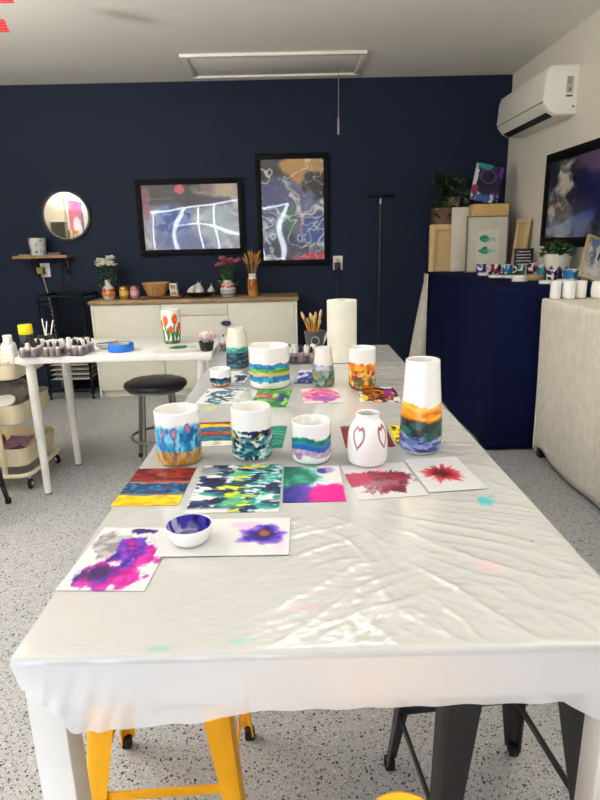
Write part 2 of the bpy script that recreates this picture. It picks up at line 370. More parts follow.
# mirror
t = T('round_mirror', 'small round mirror with thin black rim on the navy wall', 'mirror', (-1.984, YW, 1.552))
def ringprof(bm, r0, r1, y0, y1, seg=64):
    P4 = [(r0, y0), (r1, y0), (r1, y1), (r0, y1)]
    V = [[bm.verts.new((r * math.cos(2 * PI * k / seg), y, r * math.sin(2 * PI * k / seg))) for k in range(seg)] for r, y in P4]
    for a in range(4):
        for k in range(seg): bm.faces.new((V[a][k], V[a][(k + 1) % seg], V[(a + 1) % 4][(k + 1) % seg], V[(a + 1) % 4][k]))
    return bm
M('rim', ringprof(B(), .195, .213, -.03, -.001), BLACK, t)
bm = lathe(B(), [(0, 0), (.196, 0), (.196, .006), (0, .006)], 64); bmesh.ops.rotate(bm, verts=bm.verts, matrix=Matrix.Rotation(PI / 2, 3, 'X'))
M('mirror_glass', bm, mat('mirror_silver', (206, 203, 195), .02, metal=1.0, var=.01), t, loc=(0, -.012, 0))

# left floating shelf with pot
t = T('floating_shelf', 'small wooden wall shelf on two black brackets below the round mirror', 'shelf', (-2.19, YW, 1.21))
M('board', bx(-.235, .235, -.2, -.001, -.012, .012, .003), mat('walnut', (150, 110, 78), .5, var=.2, scale=10), t)
for x in (-.12, .17):
    bm = bx(x - .012, x + .012, -.17, -.004, -.02, -.0125, 0); bx(x - .012, x + .012, -.012, -.002, -.2, -.0125, 0, bm)
    tube(bm, [(x, -.15, -.02), (x, -.08, -.06), (x, -.02, -.16)], .008, 8); M('bracket', bm, BLACKM, t)
def leafs(bm, n, fn, ln=.05, wd=.02, rng=random):
    for _ in range(n):
        p, d = fn(); d = Vector(d).normalized(); p = Vector(p)
        up = Vector((rng.uniform(-1, 1), rng.uniform(-1, 1), rng.uniform(-1, 1))); sd = d.cross(up).normalized(); nn = sd.cross(d)
        l = ln * rng.uniform(.7, 1.2); w_ = wd * rng.uniform(.7, 1.2)
        pr = [(0, .12), (.3, .8), (.6, 1), (.85, .55), (1, .04)]
        a = [bm.verts.new(p + d * l * q - sd * w_ * r / 2 + nn * (l * .15 * q * q + .15 * w_ * r)) for q, r in pr]
        b = [bm.verts.new(p + d * l * q + sd * w_ * r / 2 + nn * (l * .15 * q * q + .15 * w_ * r)) for q, r in pr]
        m_ = [bm.verts.new(p + d * l * q + nn * l * .15 * q * q) for q, r in pr]
        for i in range(4):
            bm.faces.new((a[i], m_[i], m_[i + 1], a[i + 1])); bm.faces.new((m_[i], b[i], b[i + 1], m_[i + 1]))
    return bm
def rnd_dir(zmin=-.2, zmax=1):
    a = random.uniform(0, 2 * PI); return Vector((math.cos(a), math.sin(a), random.uniform(zmin, zmax))).normalized()
def cup_prof(ro, h, th=.004, rb=None, lip=.002, r_top=None, curve=.01, dense=0):
    """outer wall up, rounded lip, inner wall down"""
    rb = ro if rb is None else rb; rt = ro if r_top is None else r_top
    out = [(0, 0), (rb - curve * .7, 0), (rb - curve * .2, curve * .25)]
    n = max(2, dense)
    for i in range(n + 1):
        k = i / n; out.append((rb + (rt - rb) * k, curve + (h - curve - lip) * k))
    out += [(rt - th * .5, h), (rt - th, h - lip), (rb - th + (rt - rb) * .3, h * .35), (rb - th - .002, .01), (0, .008)]
    return out
def paint_round(o, h, outer, fn):
    """fn(u, v): u = angle from the side facing the table end, v = height share; inside stays white"""
    def f(co):
        r = math.hypot(co.x, co.y); v = co.z / h
        if r < outer(v) - .0018 or v < .005: return (242, 241, 238)
        return fn(math.atan2(co.x, -co.y), v)
    paint(o, f)
t = T('potted_plant', 'white pot with blue wash and dark sprig on the small wall shelf', 'plant', (-2.222, 5.33, 1.2225))
o = M('pot', lathe(B(), cup_prof(.076, .145, .006, .062, dense=24), 48), GLAZE, t)
paint_round(o, .145, lambda v: .062 + .014 * v, lambda u, v: mix((214, 214, 206), (110, 140, 170), ss(.1, .4, fb(u * 2, v * 3, 3)) * (1 - ss(.5, .8, v))))
M('soil', lathe(B(), [(0, .118), (.066, .118), (.066, .126), (0, .128)], 24), mat('soil', (40, 32, 24), .9), t)
M('foliage', leafs(B(), 40, lambda: ((random.uniform(-.05, .05), random.uniform(-.05, .05), .125), rnd_dir(.1, .5)), .07, .016), LEAFD, t)
tag(M('notebook', bx(-.05, .05, -.06, .06, 0, .012, .002), mat('grey_book', (118, 116, 112), .7), loc=(-2.335, 5.34, 1.2225), rz=.1), 'small grey notebook lying left of the pot on the wall shelf', 'book')
tag(M('notebook', bx(-.055, .055, -.06, .06, 0, .022, .002), mat('brown_book', (92, 80, 72), .7), loc=(-2.07, 5.34, 1.2225), rz=-.08), 'thick brown notebook lying right of the pot on the wall shelf', 'book')

def outlet(x, z, label, double):
    t = T('wall_outlet', label, 'outlet', (x, YW, z))
    M('cover_plate', bx(-.043, .043, -.007, -.0005, -.062, .062, .003), mat('outlet_white', (226, 222, 212), .4), t)
    for zz in (.024, -.024):
        M('socket', bx(-.017, .017, -.009, -.006, zz - .015, zz + .015, .003), mat('socket_grey', (190, 186, 176), .5), t)
    return t
outlet(-2.232, 1.09, 'white double wall outlet under the small wooden shelf', 1)
outlet(.397, 1.095, 'white wall outlet to the right of the tall framed print', 1)
t = T('power_plug', 'olive and black plug with pale cord in the outlet under the shelf', 'plug', (-2.262, YW - .0095, 1.088))
M('plug_body', bx(-.03, .03, -.05, 0, -.03, .03, .008), mat('olive_plug', (120, 104, 48), .5), t)
M('cord', tube(B(), [(.01, -.025, -.02), (.02, -.03, -.08), (.04, -.03, -.2), (.055, -.03, -.35), (.06, -.03, -.5), (.062, -.02, -.75), (.06, -.02, -1.075)], .005, 6), mat('pale_cord', (176, 172, 160), .5), t)
t = T('power_plug', 'black plug with thin black cord in the outlet beside the tall print', 'plug', (.39, YW - .0095, 1.066))
M('plug_body', bx(-.026, .026, -.06, 0, -.035, .035, .006), BLACK, t)
M('cord', tube(B(), [(0, -.03, -.03), (-.004, -.03, -.1), (-.012, -.03, -.25), (-.02, -.025, -.6), (-.02, -.02, -1.05)], .004, 6), BLACK, t)
tag(M('wall_cable', tube(B(), [(-2.075, 5.43, 1.19), (-2.08, 5.432, 1.05), (-2.09, 5.433, .88), (-2.1, 5.433, .5), (-2.09, 5.433, .02)], .0035, 6), BLACK), 'thin black cord running down the navy wall from the shelf bracket', 'cord')

# floor lamp
t = T('floor_lamp', 'slim black torchiere floor lamp with flat disc head at the navy wall', 'floor lamp', (.742, 5.2, 0))
M('base', lathe(B(), [(0, 0), (.13, 0), (.13, .018), (.02, .028), (0, .028)], 40), BLACKM, t)
M('pole', tube(B(), [(0, 0, .025), (0, 0, 1.6)], .0125, 12), BLACKM, t)
M('disc_head', lathe(B(), [(0, 1.625), (.03, 1.622), (.112, 1.632), (.118, 1.642), (.112, 1.650), (0, 1.652)], 48), BLACKM, t)
M('neck', lathe(B(), [(0, 1.565), (.010, 1.565), (.014, 1.585), (.013, 1.626), (0, 1.626)], 12), mat('lamp_neck', (150, 150, 150), .3, metal=.9), t, label='short pale metal neck')

# ------------------------------------------------------------------ sideboard
def flat(bm, v): bmesh.ops.scale(bm, verts=bm.verts, vec=v); return bm
t = T('sideboard', 'long white sideboard cabinet with wooden top under the framed prints', 'sideboard', (-.853, 5.03, 0))
hw = .872
SBW = mat('sideboard_white', (226, 223, 208), .45, var=.02)
bm = bx(-hw + .004, hw - .004, .02, .40, .06, .808); bx(-hw, -hw + .02, 0, .40, 0, .808, .002, bm); bx(hw - .02, hw, 0, .40, 0, .808, .002, bm); bx(-hw + .02, hw - .02, .05, .38, 0, .06, 0, bm)
M('body', bm, SBW, t)
M('wooden_top', bx(-hw - .012, hw + .012, -.02, .412, .81, .842, .003), WOODTOP, t)
d1 = M('door', bx(-hw + .022, -.285, 0, .019, .065, .802, .002), SBW, t)
d2 = M('door', bx(.290, hw - .022, 0, .019, .065, .802, .002), SBW, t)
dr = M('drawer', bx(-.279, .284, 0, .019, .705, .802, .002), SBW, t)
bm = bx(-.279, .284, 0, .019, .065, .699, .002); d3 = M('door', bm, SBW, t)
M('handle', flat(lathe(B(), [(0, 0), (.012, 0), (.012, .02), (.038, .024), (.042, .035), (.034, .04), (0, .041)], 24), (1, .5, 1)), mat('navy_knob', (28, 32, 84), .35), d3, loc=(.268, 0, .637), rot=(PI / 2, 0, 0), label='round navy handle')
ZS = .842
def flowers(name, label, loc, h, spread, petal, n, cat, group=None, size=.028, leaf=LEAFM, nl=70):
    t = T(name, label, cat, loc)
    bm = B(); heads = []
    for k in range(n):
        a = 2 * PI * k / n + random.uniform(-.3, .3); rr = spread * random.uniform(.35, 1)
        e = Vector((rr * math.cos(a), rr * math.sin(a) * .7, h * random.uniform(.75, 1.05))); heads.append(e)
        tube(bm, [(0, 0, .0), (e.x * .3, e.y * .3, e.z * .5), tuple(e)], .0025, 5)
    M('stems', bm, STEM, t)
    M('foliage', leafs(B(), nl, lambda: ((random.uniform(-.7, .7) * spread, random.uniform(-.5, .5) * spread, h * random.uniform(.15, .75)), rnd_dir(0, 1)), .055, .022), leaf, t)
    for e in heads:
        bm = B()
        for ring, (cnt, tl, ll) in enumerate(((9, .25, 1), (8, .7, .85), (6, 1.3, .6))):
            for k in range(cnt):
                a = 2 * PI * k / cnt + ring * .3
                d = Vector((math.cos(a) * math.cos(tl), math.sin(a) * math.cos(tl), math.sin(tl)))
                leafs(bm, 1, lambda: (tuple(e), d), size * ll, size * .7)
        bmesh.ops.create_icosphere(bm, subdivisions=1, radius=size * .3, matrix=Matrix.Translation(e + Vector((0, 0, size * .25))))
        M('blossom', bm, petal, t)
    return t
def vase(name, label, loc, prof, h, fn, cat='vase', seg=96, m=GLAZE):
    o = M(name, lathe(B(), prof, seg), m, loc=loc); tag(o, label, cat)
    def outer(v):
        z = v * h; best = 0
        pts = prof[:max(range(len(prof)), key=lambda i: prof[i][1]) + 1]
        for (r0, z0), (r1, z1) in zip(pts, pts[1:]):
            if min(z0, z1) - 1e-6 <= z <= max(z0, z1) + 1e-6:
                best = max(best, r0 + (r1 - r0) * ((z - z0) / (z1 - z0) if abs(z1 - z0) > 1e-9 else 1))
        return best
    cache = {}
    def oc(v):
        k = round(v, 4)
        if k not in cache: cache[k] = outer(v)
        return cache[k]
    paint_round(o, h, oc, fn); return o
def resample(keys, n, th=.004, floor=.01):
    """smooth outer profile through keys (r, z), then lip and inner wall"""
    out = [(0, 0)]; m = len(keys)
    for i in range(n + 1):
        f = i / n * (m - 1); k = min(int(f), m - 2); q = f - k
        p0, p1, p2, p3 = keys[max(k - 1, 0)], keys[k], keys[k + 1], keys[min(k + 2, m - 1)]
        c = []
        for j in (0, 1):
            c.append(.5 * (2 * p1[j] + (p2[j] - p0[j]) * q + (2 * p0[j] - 5 * p1[j] + 4 * p2[j] - p3[j]) * q * q + (3 * p1[j] - p0[j] - 3 * p2[j] + p3[j]) * q ** 3))
        out.append((max(.001, c[0]), max(0, c[1])))
    rt, h = out[-1]
    out += [(rt - th * .5, h + .001), (rt - th, h - .001)]
    for r, z in reversed(keys[1:-1]): out.append((max(.004, r - th), max(floor, z)))
    out += [(max(.004, keys[0][0] - th), floor), (0, floor)]
    return out
def bands(v, lst):
    for top, c in lst:
        if v <= top: return c
    return lst[-1][1]
bp = resample([(.042, 0), (.056, .03), (.058, .06), (.044, .10), (.026, .125), (.024, .16), (.028, .165)], 40)
vase('flower_vase', 'white vase with orange bands holding white flowers on the sideboard', (-1.61, 5.2, ZS), bp, .165, lambda u, v: bands(v + .04 * fb(u * 2, v * 4, 2), [(.16, (212, 206, 196)), (.28, (202, 120, 70)), (.40, (210, 150, 104)), (.5, (170, 84, 56)), (.56, (206, 128, 90)), (1.2, (220, 216, 206))]))
flowers('white_flowers', 'bunch of white chrysanthemums in the orange banded vase', (-1.61, 5.2, ZS + .012), .36, .095, mat('petal_white', (226, 224, 210), .6), 8, 'flowers', size=.046)
bp = resample([(.05, 0), (.066, .03), (.068, .06), (.058, .10), (.038, .125), (.036, .14)], 40)
vase('flower_vase', 'rounded white vase with red and grey stripes holding pink flowers', (-.575, 5.2, ZS), bp, .14, lambda u, v: bands(v + .05 * fb(u * 2, v * 4, 5), [(.1, (206, 202, 196)), (.2, (130, 140, 150)), (.36, (196, 190, 190)), (.42, (120, 140, 150)), (.55, (210, 206, 200)), (.68, (176, 72, 70)), (.74, (214, 150, 140)), (1.2, (216, 210, 200))]))
flowers('pink_flowers', 'bunch of dusty pink flowers in the striped round vase', (-.575, 5.2, ZS + .012), .31, .105, mat('petal_pink', (172, 92, 104), .6, var=.3, scale=30), 11, 'flowers', size=.036, nl=60)
bp = resample([(.044, 0), (.046, .05), (.046, .12), (.044, .145), (.034, .15), (.034, .19)], 40)
vase('flower_vase', 'bronze cylinder vase with white neck holding dried wheat', (-.36, 5.2, ZS), bp, .19, lambda u, v: (226, 222, 210) if v > .77 else mix((150, 80, 44), (188, 140, 70), ss(-.3, .4, fb(u * 2, v * 4, 4) + .5 - v)))
t = T('dried_wheat', 'bunch of golden dried wheat ears in the bronze vase', 'dried flowers', (-.36, 5.2, ZS + .012))
bm = B(); ears = []
for k in range(24):
    a = random.uniform(0, 2 * PI); r = .085 * math.sqrt(random.random()); e = Vector((r * math.cos(a), r * math.sin(a) * .7, random.uniform(.29, .36)))
    tube(bm, [(e.x * .1, e.y * .1, 0), (e.x * .3, e.y * .3, .16), tuple(e)], .0015, 4); ears.append(e)
M('stalks', bm, mat('straw', (164, 126, 60), .7), t)
bm = B()
for e in ears:
    d = Vector((e.x, e.y, .12)).normalized()
    tube(bm, [e - d * .05, e - d * .03, e, e + d * .02], [.003, .008, .007, .001], 6)
M('ears', bm, mat('straw_ear', (176, 128, 52), .8, var=.3, scale=90), t)
for i, (x, c, lab) in enumerate(((-1.478, (176, 134, 50), 'gold tin candle on the sideboard next to the orange banded vase'), (-1.385, (176, 120, 120), 'rose pink tin candle on the sideboard beside the gold tin'))):
    t = T('candle_tin', lab, 'candle', (x, 5.2, ZS))
    M('tin', lathe(B(), cup_prof(.039, .098, .002, dense=4), 32), mat('tin%d' % i, c, .3, metal=.6, var=.25, scale=50), t)
    M('label_band', lathe(B(), [(.0395, .03), (.0402, .03), (.0402, .072), (.0395, .072), (.0395, .03)], 32), mat('tinlab%d' % i, tuple(min(255, q + 40) for q in c), .5), t)
    M('lid', cyl(B(), (0, 0, .0985), .040, .012, 32, .002), mat('tinlid%d' % i, tuple(int(q * .8) for q in c), .3, metal=.7), t)
# basket, tray and cards
t = T('wooden_tray', 'dark wooden tray under the wicker basket on the sideboard', 'tray', (-1.14, 5.2, ZS))
M('tray_base', bx(-.17, .17, -.1, .1, 0, .012, .004), mat('tray_red', (104, 52, 34), .5), t)
M('tray_rim', tube(B(), [(-.17, -.1, .016), (.17, -.1, .016), (.17, .1, .016), (-.17, .1, .016)], .009, 8, True), mat('tray_red', (104, 52, 34), .5), t)
def basket_bm():
    bm = B(); nz, ns = 16, 60
    rings = []
    for j in range(nz + 1):
        z = .008 + .105 * j / nz; rw = .078 + .034 * j / nz; rd = .05 + .018 * j / nz
        ring = []
        for k in range(ns):
            a = 2 * PI * k / ns; wv = .003 * (1 if (k // 2 + j // 1) % 2 else -1)
            sg = lambda q: math.copysign(abs(q) ** .6, q)
            ring.append(bm.verts.new(((rw + wv) * sg(math.cos(a)), (rd + wv) * sg(math.sin(a)), z)))
        rings.append(ring)
    for a, b in zip(rings, rings[1:]):
        for k in range(ns): bm.faces.new((a[k], a[(k + 1) % ns], b[(k + 1) % ns], b[k]))
    bm.faces.new(rings[0][::-1])
    inner = [bm.verts.new((v.co.x * .92, v.co.y * .9, v.co.z - .002)) for v in rings[-1]]
    low = [bm.verts.new((v.co.x * .9, v.co.y * .88, .014)) for v in rings[0]]
    for k in range(ns):
        k2 = (k + 1) % ns
        bm.faces.new((rings[-1][k], rings[-1][k2], inner[k2], inner[k])); bm.faces.new((inner[k], inner[k2], low[k2], low[k]))
    bm.faces.new(low)
    return bm
WICK = mat('wicker', (158, 118, 72), .7, var=.3, scale=60)
t = T('wicker_basket', 'tan woven wicker basket on the wooden tray on the sideboard', 'basket', (-1.195, 5.2, ZS + .0145))
M('woven_body', basket_bm(), WICK, t)
M('rim', tube(B(), [(.112 * math.copysign(abs(math.cos(a)) ** .6, math.cos(a)), .068 * math.copysign(abs(math.sin(a)) ** .6, math.sin(a)), .115) for a in [2 * PI * k / 40 + .01 for k in range(40)]], .006, 6, True), mat('wicker_rim', (176, 134, 84), .7), t)
for i, (dx, z, lab) in enumerate(((-1.035, ZS + .0145, 'lower small cream card box at the tray end beside the basket'), (-1.04, ZS + .0145 + .056, 'upper small cream card box stacked at the tray end'))):
    t = T('card_box', lab, 'box', (dx, 5.17, z))
    M('carton', bx(-.032, .032, -.03, .03, 0, .055, .002), mat('cream_card', (212, 206, 188), .6), t)
    M('printed_label', bx(-.022, .022, -.0312, -.0302, .012, .042), mat('tan_print', (150, 116, 84), .6), t)
# black bowl with white ceramic pears
t = T('ornament_bowl', 'low black oval bowl of white ornaments on the sideboard', 'bowl', (-.82, 5.2, ZS))
bm = lathe(B(), [(0, 0), (.07, 0), (.11, .02), (.13, .045), (.125, .046), (.105, .024), (.065, .008), (0, .007)], 48)
bmesh.ops.scale(bm, verts=bm.verts, vec=(1.05, .65, 1)); M('bowl_body', bm, BLACK, t)
ORN = mat('white_porcelain', (206, 204, 198), .3)
base = None
for i, (x, y, z, s, rx, lab) in enumerate(((-.085, -.02, .03, 1, .4, 'leftmost white pear shaped ornament in the black bowl'), (.0, -.03, .03, 1.1, .1, 'largest white pear shaped ornament in the middle of the black bowl'), (.092, .01, .03, .95, -.4, 'rightmost white pear shaped ornament in the black bowl'), (-.035, .05, .042, .9, -.2, 'white pear shaped ornament at the back of the black bowl'))):
    if base is None:
        base = T('pear_ornament', lab, 'ornament', group='white ornaments in the black bowl')
        M('fruit', lathe(B(), [(0, 0), (.02, .003), (.034, .02), (.036, .034), (.028, .055), (.017, .07), (.012, .082), (0, .086)], 28), ORN, base)
        M('stem', tube(B(), [(0, 0, .084), (.003, 0, .095), (.008, 0, .104)], .003, 6), ORN, base)
        r = base
    else: r = dup(base, (0, 0, 0), label=lab)
    r.location = (-.82 + x, 5.2 + y, ZS + z - .012 * (i != 3)); r.rotation_euler = (0, rx, i); r.scale = (s, s, s)

# ------------------------------------------------------------------ drying rack left of the sideboard
RACKM = mat('rack_black', (11, 11, 13), .5, spec=.2)
t = T('drying_rack', 'black wire art drying rack on casters left of the sideboard', 'rack', (-1.965, 5.2, 0))
rw, rd = .185, .19
bm = B()
for x in (-rw, rw):
    for y in (-rd, rd): tube(bm, [(x, y, .08), (x, y, .89)], .011, 8)
tube(bm, [(-rw, -rd, .89), (rw, -rd, .89), (rw, rd, .89), (-rw, rd, .89)], .011, 8, True)
M('frame', bm, RACKM, t)
for k in range(17):
    z = .84 - k * .042; bm = B()
    tube(bm, [(-rw, -rd, z), (rw, -rd, z), (rw, rd, z), (-rw, rd, z)], .004, 6, True)
    for q in range(1, 8): tube(bm, [(-rw + 2 * rw * q / 8, -rd, z), (-rw + 2 * rw * q / 8, rd, z)], .0018, 4)
    M('wire_shelf', bm, RACKM, t)
bm = B(); bx(-rw - .02, rw + .02, -rd - .02, -rd + .02, .065, .095, .004, bm); bx(-rw - .02, rw + .02, rd - .02, rd + .02, .065, .095, .004, bm); bx(-.02, .02, -rd, rd, .065, .095, .004, bm)
M('base', bm, RACKM, t)
def caster_bm(r=.028, w_=.02):
    bm = lathe(B(), [(0, -w_ / 2), (r * .85, -w_ / 2), (r, -w_ / 4), (r, w_ / 4), (r * .85, w_ / 2), (0, w_ / 2)], 24)
    bmesh.ops.rotate(bm, verts=bm.verts, matrix=Matrix.Rotation(PI / 2, 3, 'Y')); bmesh.ops.translate(bm, verts=bm.verts, vec=(0, 0, r)); return bm
for x in (-rw, rw):
    for y in (-rd, rd):
        c = M('caster', caster_bm(.026), RUBBER, t, loc=(x, y, 0), rz=.4); M('fork', bx(-.014, .014, -.012, .012, .045, .067, .003), RACKM, c)
first = None
for k, z in enumerate((.462, .378, .336, .294, .252, .21, .168)):
    lab = 'white paper sheet lying on a lower shelf of the black drying rack'
    if first is None: first = tag(M('paper_sheet', grid(B(), .33, .34, 6, 6, .002), PAPER, loc=(-1.965, 5.2, z + .0045)), lab, 'paper', 'sheets in the drying rack')
    else: dup(first, (-1.965, 5.2, z + .0045))

# ------------------------------------------------------------------ main table
TX0, TX1, TY0, TY1, TZ = -.405, .495, .695, 3.12, .75
t = T('work_table', 'long white work table wrapped in plastic sheeting', 'table', ((TX0 + TX1) / 2, (TY0 + TY1) / 2, 0))
hx, hy = (TX1 - TX0) / 2, (TY1 - TY0) / 2
M('tabletop', bx(-hx + .004, hx - .004, -hy + .004, hy - .004, .716, .748, .003), WHITE_LAC, t)
bm = B(); bx(-hx + .03, hx - .03, -hy + .012, -hy + .032, .658, .7155, .002, bm); bx(-hx + .03, hx - .03, hy - .032, hy - .012, .658, .7155, .002, bm)
bx(-hx + .012, -hx + .030, -hy + .03, hy - .03, .658, .7155, .002, bm); bx(hx - .030, hx - .012, -hy + .03, hy - .03, .658, .7155, .002, bm); M('apron', bm, WHITE_LAC, t)
M('batten', bx(-.285, -.13, -hy + .014, -hy + .034, .648, .6575, .001), WOODL, t, label='bare wooden strip under the front apron')
for x in (-1, 1):
    for y in (-1, 1):
        cx, cy = x * (hx - .034), y * (hy - .034); bm = bx(cx - .026, cx + .026, cy - .026, cy + .026, 0, .7155, .004); M('leg', bm, WHITE_LAC, t)

def plastic_mats():
    out = []
    for nm, mixf in (('clear_plastic_top', 0.0), ('clear_plastic_hem', 0.32)):
        m = bpy.data.materials.new(nm); m.use_nodes = True; nt = m.node_tree; L = nt.links.new
        b = nt.nodes['Principled BSDF']; tc = nt.nodes.new('ShaderNodeTexCoord')
        n = nt.nodes.new('ShaderNodeTexNoise'); n.inputs['Scale'].default_value = 2.5
        L(tc.outputs['Object'], n.inputs['Vector'])
        r = nt.nodes.new('ShaderNodeValToRGB'); r.color_ramp.elements[0].color = lin((191, 190, 188) if mixf == 0 else (232, 232, 231)); r.color_ramp.elements[1].color = lin((199, 198, 196) if mixf == 0 else (240, 240, 240))  # hem coloured paler than the top, standing in for window light on the front
        L(n.outputs['Fac'], r.inputs['Fac']); col = r.outputs['Color']
        # ink stains left on the sheet
        for (sx, sy, rx, ry, c, st) in ((.399, 1.164, .028, .034, (70, 190, 190), .9), (.0, .80, .03, .02, (236, 190, 206), .45), (.325, .905, .03, .028, (240, 176, 196), .35), (-.09, .722, .03, .01, (120, 200, 190), .5), (-.2, .712, .03, .008, (120, 200, 190), .5), (-.3, 1.36, .05, .06, (232, 176, 170), .5), (-.30, 1.95, .03, .05, (226, 226, 120), .5), (.43, .985, .004, .004, (60, 50, 50), .9)):
            s = nt.nodes.new('ShaderNodeVectorMath'); s.operation = 'SUBTRACT'; s.inputs[1].default_value = (sx, sy, .752); L(tc.outputs['Object'], s.inputs[0])
            d = nt.nodes.new('ShaderNodeVectorMath'); d.operation = 'DIVIDE'; d.inputs[1].default_value = (rx, ry, 1); L(s.outputs[0], d.inputs[0])
            ln = nt.nodes.new('ShaderNodeVectorMath'); ln.operation = 'LENGTH'; L(d.outputs[0], ln.inputs[0])
            nn = nt.nodes.new('ShaderNodeTexNoise'); nn.inputs['Scale'].default_value = 45; nn.inputs['Detail'].default_value = 4; L(tc.outputs['Object'], nn.inputs['Vector'])
            ad = nt.nodes.new('ShaderNodeMath'); ad.operation = 'MULTIPLY_ADD'; ad.inputs[1].default_value = 2.2; L(nn.outputs['Fac'], ad.inputs[0]); L(ln.outputs['Value'], ad.inputs[2])
            mr = nt.nodes.new('ShaderNodeMapRange'); mr.inputs['From Min'].default_value = 2.0; mr.inputs['From Max'].default_value = 1.55; mr.inputs['To Min'].default_value = 0; mr.inputs['To Max'].default_value = st; L(ad.outputs[0], mr.inputs['Value'])
            mx = nt.nodes.new('ShaderNodeMixRGB'); mx.inputs['Color2'].default_value = lin(c); L(mr.outputs[0], mx.inputs['Fac']); L(col, mx.inputs['Color1']); col = mx.outputs['Color']
        L(col, b.inputs['Base Color']); b.inputs['Roughness'].default_value = .16; b.inputs['Specular IOR Level'].default_value = .6; b.inputs['Coat Weight'].default_value = .6; b.inputs['Coat Roughness'].default_value = .10
        # fine crinkles
        mp = nt.nodes.new('ShaderNodeMapping'); mp.inputs['Rotation'].default_value = (0, 0, .6); mp.inputs['Scale'].default_value = (1, 2.2, 1); L(tc.outputs['Object'], mp.inputs['Vector'])
        n2 = nt.nodes.new('ShaderNodeTexNoise'); n2.inputs['Scale'].default_value = 30; n2.inputs['Detail'].default_value = 3; n2.inputs['Distortion'].default_value = .6; L(mp.outputs[0], n2.inputs['Vector'])
        bpn = nt.nodes.new('ShaderNodeBump'); bpn.inputs['Strength'].default_value = .06; bpn.inputs['Distance'].default_value = .008
        L(n2.outputs['Fac'], bpn.inputs['Height']); L(bpn.outputs['Normal'], b.inputs['Normal'])
        if mixf:
            tr = nt.nodes.new('ShaderNodeBsdfTransparent'); ms = nt.nodes.new('ShaderNodeMixShader'); ms.inputs[0].default_value = mixf
            L(b.outputs[0], ms.inputs[1]); L(tr.outputs[0], ms.inputs[2]); L(ms.outputs[0], nt.nodes['Material Output'].inputs[0])
        out.append(m)
    return out
def ridge(x, y, k, sd, p=6):
    return (1 - abs(NZ.noise(Vector((x * k, y * k, sd))))) ** p
def wrinkle(x, y):
    wx, wy = fb(x * 2.2, y * 2.2, 1, 2) * .16, fb(x * 2.2, y * 2.2, 5, 2) * .16
    a1, b1 = x * .74 - y * .67 + wx, x * .67 + y * .74 + wy      # creases running away to the right
    a2, b2 = x * .80 + y * .60 + wy, -x * .60 + y * .80 + wx     # creases running away to the left
    m = ss(-.05, .3, x + .5 * fb(x * 3, y * 3, 31, 2))
    h = .0020 * ridge(a1 * .32, b1 * 1.25, 9, 1, 12) * (.3 + .7 * m) + .0020 * ridge(a2 * .35, b2 * 1.3, 9, 6, 12) * (1 - .75 * m) + .0013 * ridge(a1 * .4, b1 * 1.3, 19, 9, 10) * m + .0012 * ridge(a2 * .5, b2 * 1.5, 20, 13, 10) * (1 - m) + .0006 * ridge(x * .8 + wy, y * 1.6 + wx, 30, 15, 7)
    near = ss(1.16, 1.06, y) * ss(-.12, .06, x + .25 * (y - .9)); side = ss(.26, .34, x)
    return h * (.26 + .9 * near * (.55 + .45 * ss(-.3, .3, fb(x * 4, y * 4, 22, 2))) + .35 * side * (1 - near))
def hem_z(x):
    pts = [(-.405, .705), (-.385, .69), (-.355, .668), (-.335, .63), (-.26, .634), (-.16, .638), (-.09, .655), (.2, .6575), (.37, .6575), (.42, .625), (.455, .575), (.48, .56), (.495, .61)]
    for (a, za), (b_, zb) in zip(pts, pts[1:]):
        if x <= b_: return za + (zb - za) * (x - a) / (b_ - a) + .0012 * math.sin(x * 90)
    return pts[-1][1]
